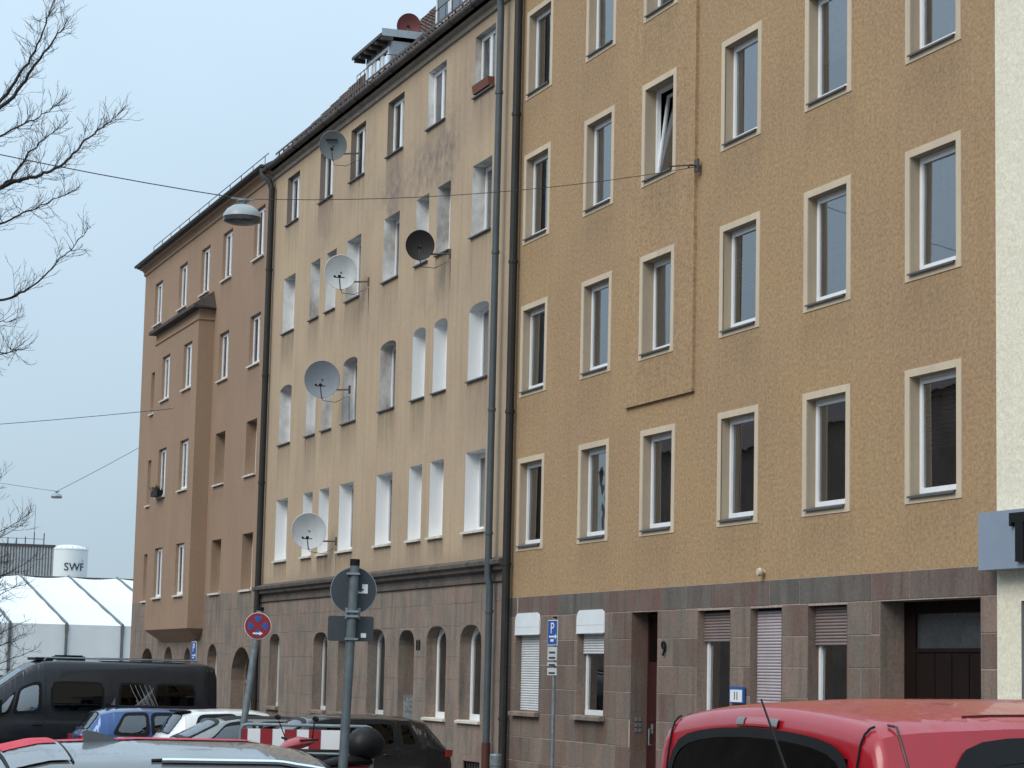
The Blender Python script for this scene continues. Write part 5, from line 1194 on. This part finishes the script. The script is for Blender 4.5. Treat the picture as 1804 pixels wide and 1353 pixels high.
# --- foreground grey car with red roof stripe, cut by the lower frame edge
c = hatch(3.95, 1.575, 1.80, hl=.20, rear=.22, bon=1.02, wsl=.74, crown=.07)
gp = paint('light_grey_paint', (.15, .152, .157), .4, .25)
fg = car('parked_car', 'light grey foreground car with a fin antenna and a red roof stripe', 'car', (-13.15, -13.82, gz(-13)), UP, c, gp, [(.62, 1.5, .78, 1.49), (1.6, 2.7, 1.58, 2.2)], m_cglass, (.72, 3.1), ws=(2.24, 2.88), rg=(.25, .40), mirror=2.6, tails=(.0, .3, .78, .98), seams=(1.55, 2.7), handles=((.9, 1.1), (1.7, 1.9)))
fg.rotation_euler = (R(3.0), 0, UP)
interior(fg, c, .6, 2.7)
m = c.top_patch(.47, .78, -.86, .86, .014); part('spoiler', m, gp, fg)
m = MB(); m.tube([c.T(.79, u / 10) + Vector((0, 0, .006)) for u in range(-9, 10)], .007, 4); m.tube([c.T(.46, u / 10) + Vector((0, 0, .006)) for u in range(-9, 10)], .007, 4); part('spoiler_gap', m, m_black, fg)
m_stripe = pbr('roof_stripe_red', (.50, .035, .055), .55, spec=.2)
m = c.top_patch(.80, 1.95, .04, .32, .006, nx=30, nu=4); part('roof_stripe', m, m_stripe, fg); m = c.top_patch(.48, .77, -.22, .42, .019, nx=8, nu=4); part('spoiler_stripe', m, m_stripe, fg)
m = MB(); m.box(.40, .47, -.24, .24, 1.45, 1.475); part('high_brake_lamp', m, m_tail, fg)
p = c.T(.98, 0); m = MB(); V = []
for (x, h, w_) in ((-.03, .0, .035), (-.05, .085, .008), (.0, .078, .012), (.08, .045, .02), (.19, .008, .012)): V += [(p.x + x, -w_, p.z + h - .004), (p.x + x, w_, p.z + h - .004)]
V += [(p.x - .03, -.04, p.z - .004), (p.x - .03, .04, p.z - .004), (p.x + .19, -.015, p.z - .01), (p.x + .19, .015, p.z - .01)]
f = MB(); f.prism([(-.04, -.01), (-.05, .06), (-.03, .068), (.03, .055), (.12, .025), (.2, -.008)], lambda a, b: (p.x + a, -.018 + .1 * max(0, b), p.z + b), lambda a, b: (p.x + a, .018 - .1 * max(0, b), p.z + b)); part('fin_antenna', f, paint('fin_grey', (.10, .11, .12)), fg)
for sd in (-1, 1):
    r = MB(); r.tube([c.T(x, sd * .955) + Vector((0, 0, .012)) for x in np.linspace(1.25, 2.15, 24)], .014, 6); part('roof_rail', r, pbr('chrome_trim', (.75, .77, .78), .15, metal=.9, var=.03) if 'chrome_trim' not in MATS else MATS['chrome_trim'], fg)
    r = MB(); r.tube([c.T(x, sd * .915) + Vector((0, 0, .004)) for x in np.linspace(1.2, 2.2, 24)], .012, 6); part('roof_channel', r, m_black, fg)

# --- red off-roader in the lower right foreground
SH = 1.875; hw = .92
c = Car(4.7, [(0, .80), (.02, 1.05), (.05, 1.22), (.113, 1.735), (.118, 1.775), (.127, 1.806), (.145, 1.828), (.18, 1.842), (.30, 1.853), (.55, 1.866), (1.2, 1.875), (2.3, 1.87), (2.75, 1.82), (3.35, 1.22), (3.5, 1.16), (4.4, 1.05), (4.62, .9), (4.7, .6)],
        [(0, .76), (.03, 1.0), (.12, 1.16), (3.35, 1.12), (4.4, .98), (4.62, .8), (4.7, .55)], [(0, .76), (.02, .81), (.06, .855), (.14, .89), (.35, .915), (4.0, .92), (4.5, .85), (4.7, .7)], [(0, .70), (.03, .705), (.115, .70), (.16, .70), (.24, .715), (.4, .735), (2.6, .73), (3.3, .82), (4.4, .78), (4.7, .6)], crown=.05, sill=.35, smooth=4, bulge=.035)
rp_ = paint('red_paint', (.31, .004, .012), .0, .3, .4)
sv = car('off_roader', 'red off-roader with a dark rear window in the lower right foreground', 'car', (-6.55, -12.05, gz(-6.5)), UP, c, rp_, [(.30, 1.25, .36, 1.22), (1.36, 2.2, 1.35, 2.18), (2.3, 3.2, 2.28, 2.8)], m_dglass, (.95, 3.65), wr=.37, ws=(2.82, 3.3), rg=(.052, .1165), mirror=3.1, tails=(.0, .1, .8, 1.1), seams=(1.31, 2.25, 3.2), handles=((1.45, 1.65), (2.4, 2.6)), group='cars parked nose to the kerb')
interior(sv, c, .9, 3.2, .75)
m = MB()      # third brake lamp in the top of the tailgate
V = []
def tp(x, u, off): 
    p = c.T(x, u); return p + Vector((-off * .95, 0, off * .3))
bl_ = c.top_patch(.1185, .1275, -.20, .20, .008, 4, 10); part('high_brake_lamp', bl_, m_tail, sv)
for u in (-.165, .165): part('brake_lamp_lens', c.top_patch(.119, .127, u - .04, u + .04, .011, 3, 3), pbr('clear_lens', (.16, .16, .165), .3) if 'clear_lens' not in MATS else MATS['clear_lens'], sv)
for sd in (-1, 1):
    m = MB(); m.tube([c.T(x, sd * .93) + Vector((-.004, 0, .003)) for x in np.linspace(.045, .112, 8)] + [c.T(x, sd * (.93 + .3 * (x - .112))) + Vector((-.002, 0, .003)) for x in np.linspace(.115, .16, 12)], .0035, 6); part('tailgate_gap', m, m_black, sv)
    m = MB(); m.tube([c.S(.20 + .04 * (1 - t / 12), t / 12, sd) + Vector((0, sd * .002, 0)) for t in range(13)] + [c.T(.20, sd * .985), c.T(.195, sd * .95)], .004, 5); part('quarter_seam', m, m_door, sv)
    r = MB(); r.tube([c.T(x, sd * .88) + Vector((0, 0, .002)) for x in np.linspace(.45, 2.6, 24)], .004, 4); part('roof_seam', r, m_door, sv)
an = MB(); an.tube([(-.10, -.95, 1.28), (-.05, -.36, 1.86)], .0055, 5, r1=.003); an.tube([(.03, -.86, 1.25), (-.10, -.95, 1.28)], .012, 5); part('whip_antenna', an, m_black, sv)

# --- red scooter in front of the barrier
sc = thing('motor_scooter', 'red motor scooter with a black top box standing in front of the striped barrier', 'scooter', (-31.9, -6.25, gz(-32)), R(-66))
sc.scale = (1.16, 1.16, 1.18)
m_sred = pbr('scooter_red', (.38, .05, .065), .4, coat=.5)
for x in (-.62, .66):
    M = Matrix.Translation((x, 0, .24)) @ Matrix.Rotation(R(90), 4, 'X'); m = MB(); m.lathe([(.13, -.05), (.2, -.06), (.24, -.03), (.24, .03), (.2, .06), (.13, .05), (.05, .03), (0, .03)], 22, M); m.lathe([(.13, -.05), (0, -.03)], 22, M); wo_ = part('wheel', m, m_rub, sc)
    m = MB(); m.lathe([(.14, -.045), (.12, .0), (.14, .045)], 18, M); part('rim', m, m_rim, wo_)
def skin(secs, n=14):
    m = MB(); V = []
    for (x, z, ry, rz_) in secs:
        for k_ in range(n): a = 2 * math.pi * k_ / n; V.append((x, ry * math.cos(a), z + rz_ * math.sin(a)))
    F = [(i * n + k_, i * n + (k_ + 1) % n, (i + 1) * n + (k_ + 1) % n, (i + 1) * n + k_) for i in range(len(secs) - 1) for k_ in range(n)]; F += [tuple(range(n)), tuple(range((len(secs) - 1) * n, len(secs) * n))]
    return m.add(V, F, True)
part('rear_body', skin([(-.86, .62, .06, .04), (-.7, .60, .13, .11), (-.4, .56, .16, .16), (-.1, .48, .14, .14), (.02, .38, .11, .08)]), m_sred, sc)
part('front_shield', skin([(.30, .45, .17, .22), (.36, .58, .19, .22), (.42, .66, .15, .18), (.47, .70, .08, .12)]), m_sred, sc)
part('front_mudguard', skin([(.42, .46, .05, .04), (.6, .52, .08, .05), (.85, .45, .07, .04), (.94, .36, .04, .03)]), m_sred, sc)
part('floorboard', MB().box(-.05, .36, -.14, .14, .28, .34), m_black, sc)
part('saddle', skin([(-.72, .76, .08, .04), (-.5, .78, .13, .06), (-.2, .76, .14, .06), (.02, .72, .10, .05)]), m_black, sc)
part('head_cowl', skin([(.16, 1.01, .03, .02), (.26, 1.0, .09, .05), (.40, .99, .13, .075), (.54, .97, .11, .06), (.68, .93, .03, .02)]), m_sred, sc)
m = MB(); m.tube([(.66, 0, .24), (.50, 0, .8), (.44, 0, 1.0)], .028, 8); m.tube([(.38, -.34, 1.04), (.45, -.1, 1.02), (.45, .1, 1.02), (.38, .34, 1.04)], .014, 6); part('handlebar', m, m_black, sc)
for s in (-1, 1):
    m = MB(); m.tube([(.40, s * .26, 1.05), (.44, s * .34, 1.24)], .007, 5); M = Matrix.Translation((.44, s * .36, 1.28)) @ Matrix.Diagonal((.02, .065, .035, 1)); m.lathe([(0, -1), (.7, -.7), (1, 0), (.7, .7), (0, 1)], 12, M); part('mirror', m, m_black, sc)
part('top_box', skin([(-.90, .95, .03, .03), (-.88, .95, .10, .09), (-.84, .96, .16, .145), (-.77, .975, .20, .18), (-.66, .985, .22, .20), (-.55, .98, .20, .185), (-.47, .96, .15, .14), (-.43, .95, .08, .07), (-.42, .95, .02, .02)]), pbr('top_box_black', (.010, .011, .012), .5, spec=.25), sc)
m = MB(); m.tube([(-.75, 0, .80), (-.5, 0, .72)], .02, 6); part('rack', m, m_galv, sc); m = MB(); m.tube([(-.4, .12, .3), (-.95, .14, .34)], .045, 8); part('exhaust', m, m_galv, sc)
part('tail_lamp', MB().box(-.9, -.86, -.06, .06, .56, .66), m_tail, sc)
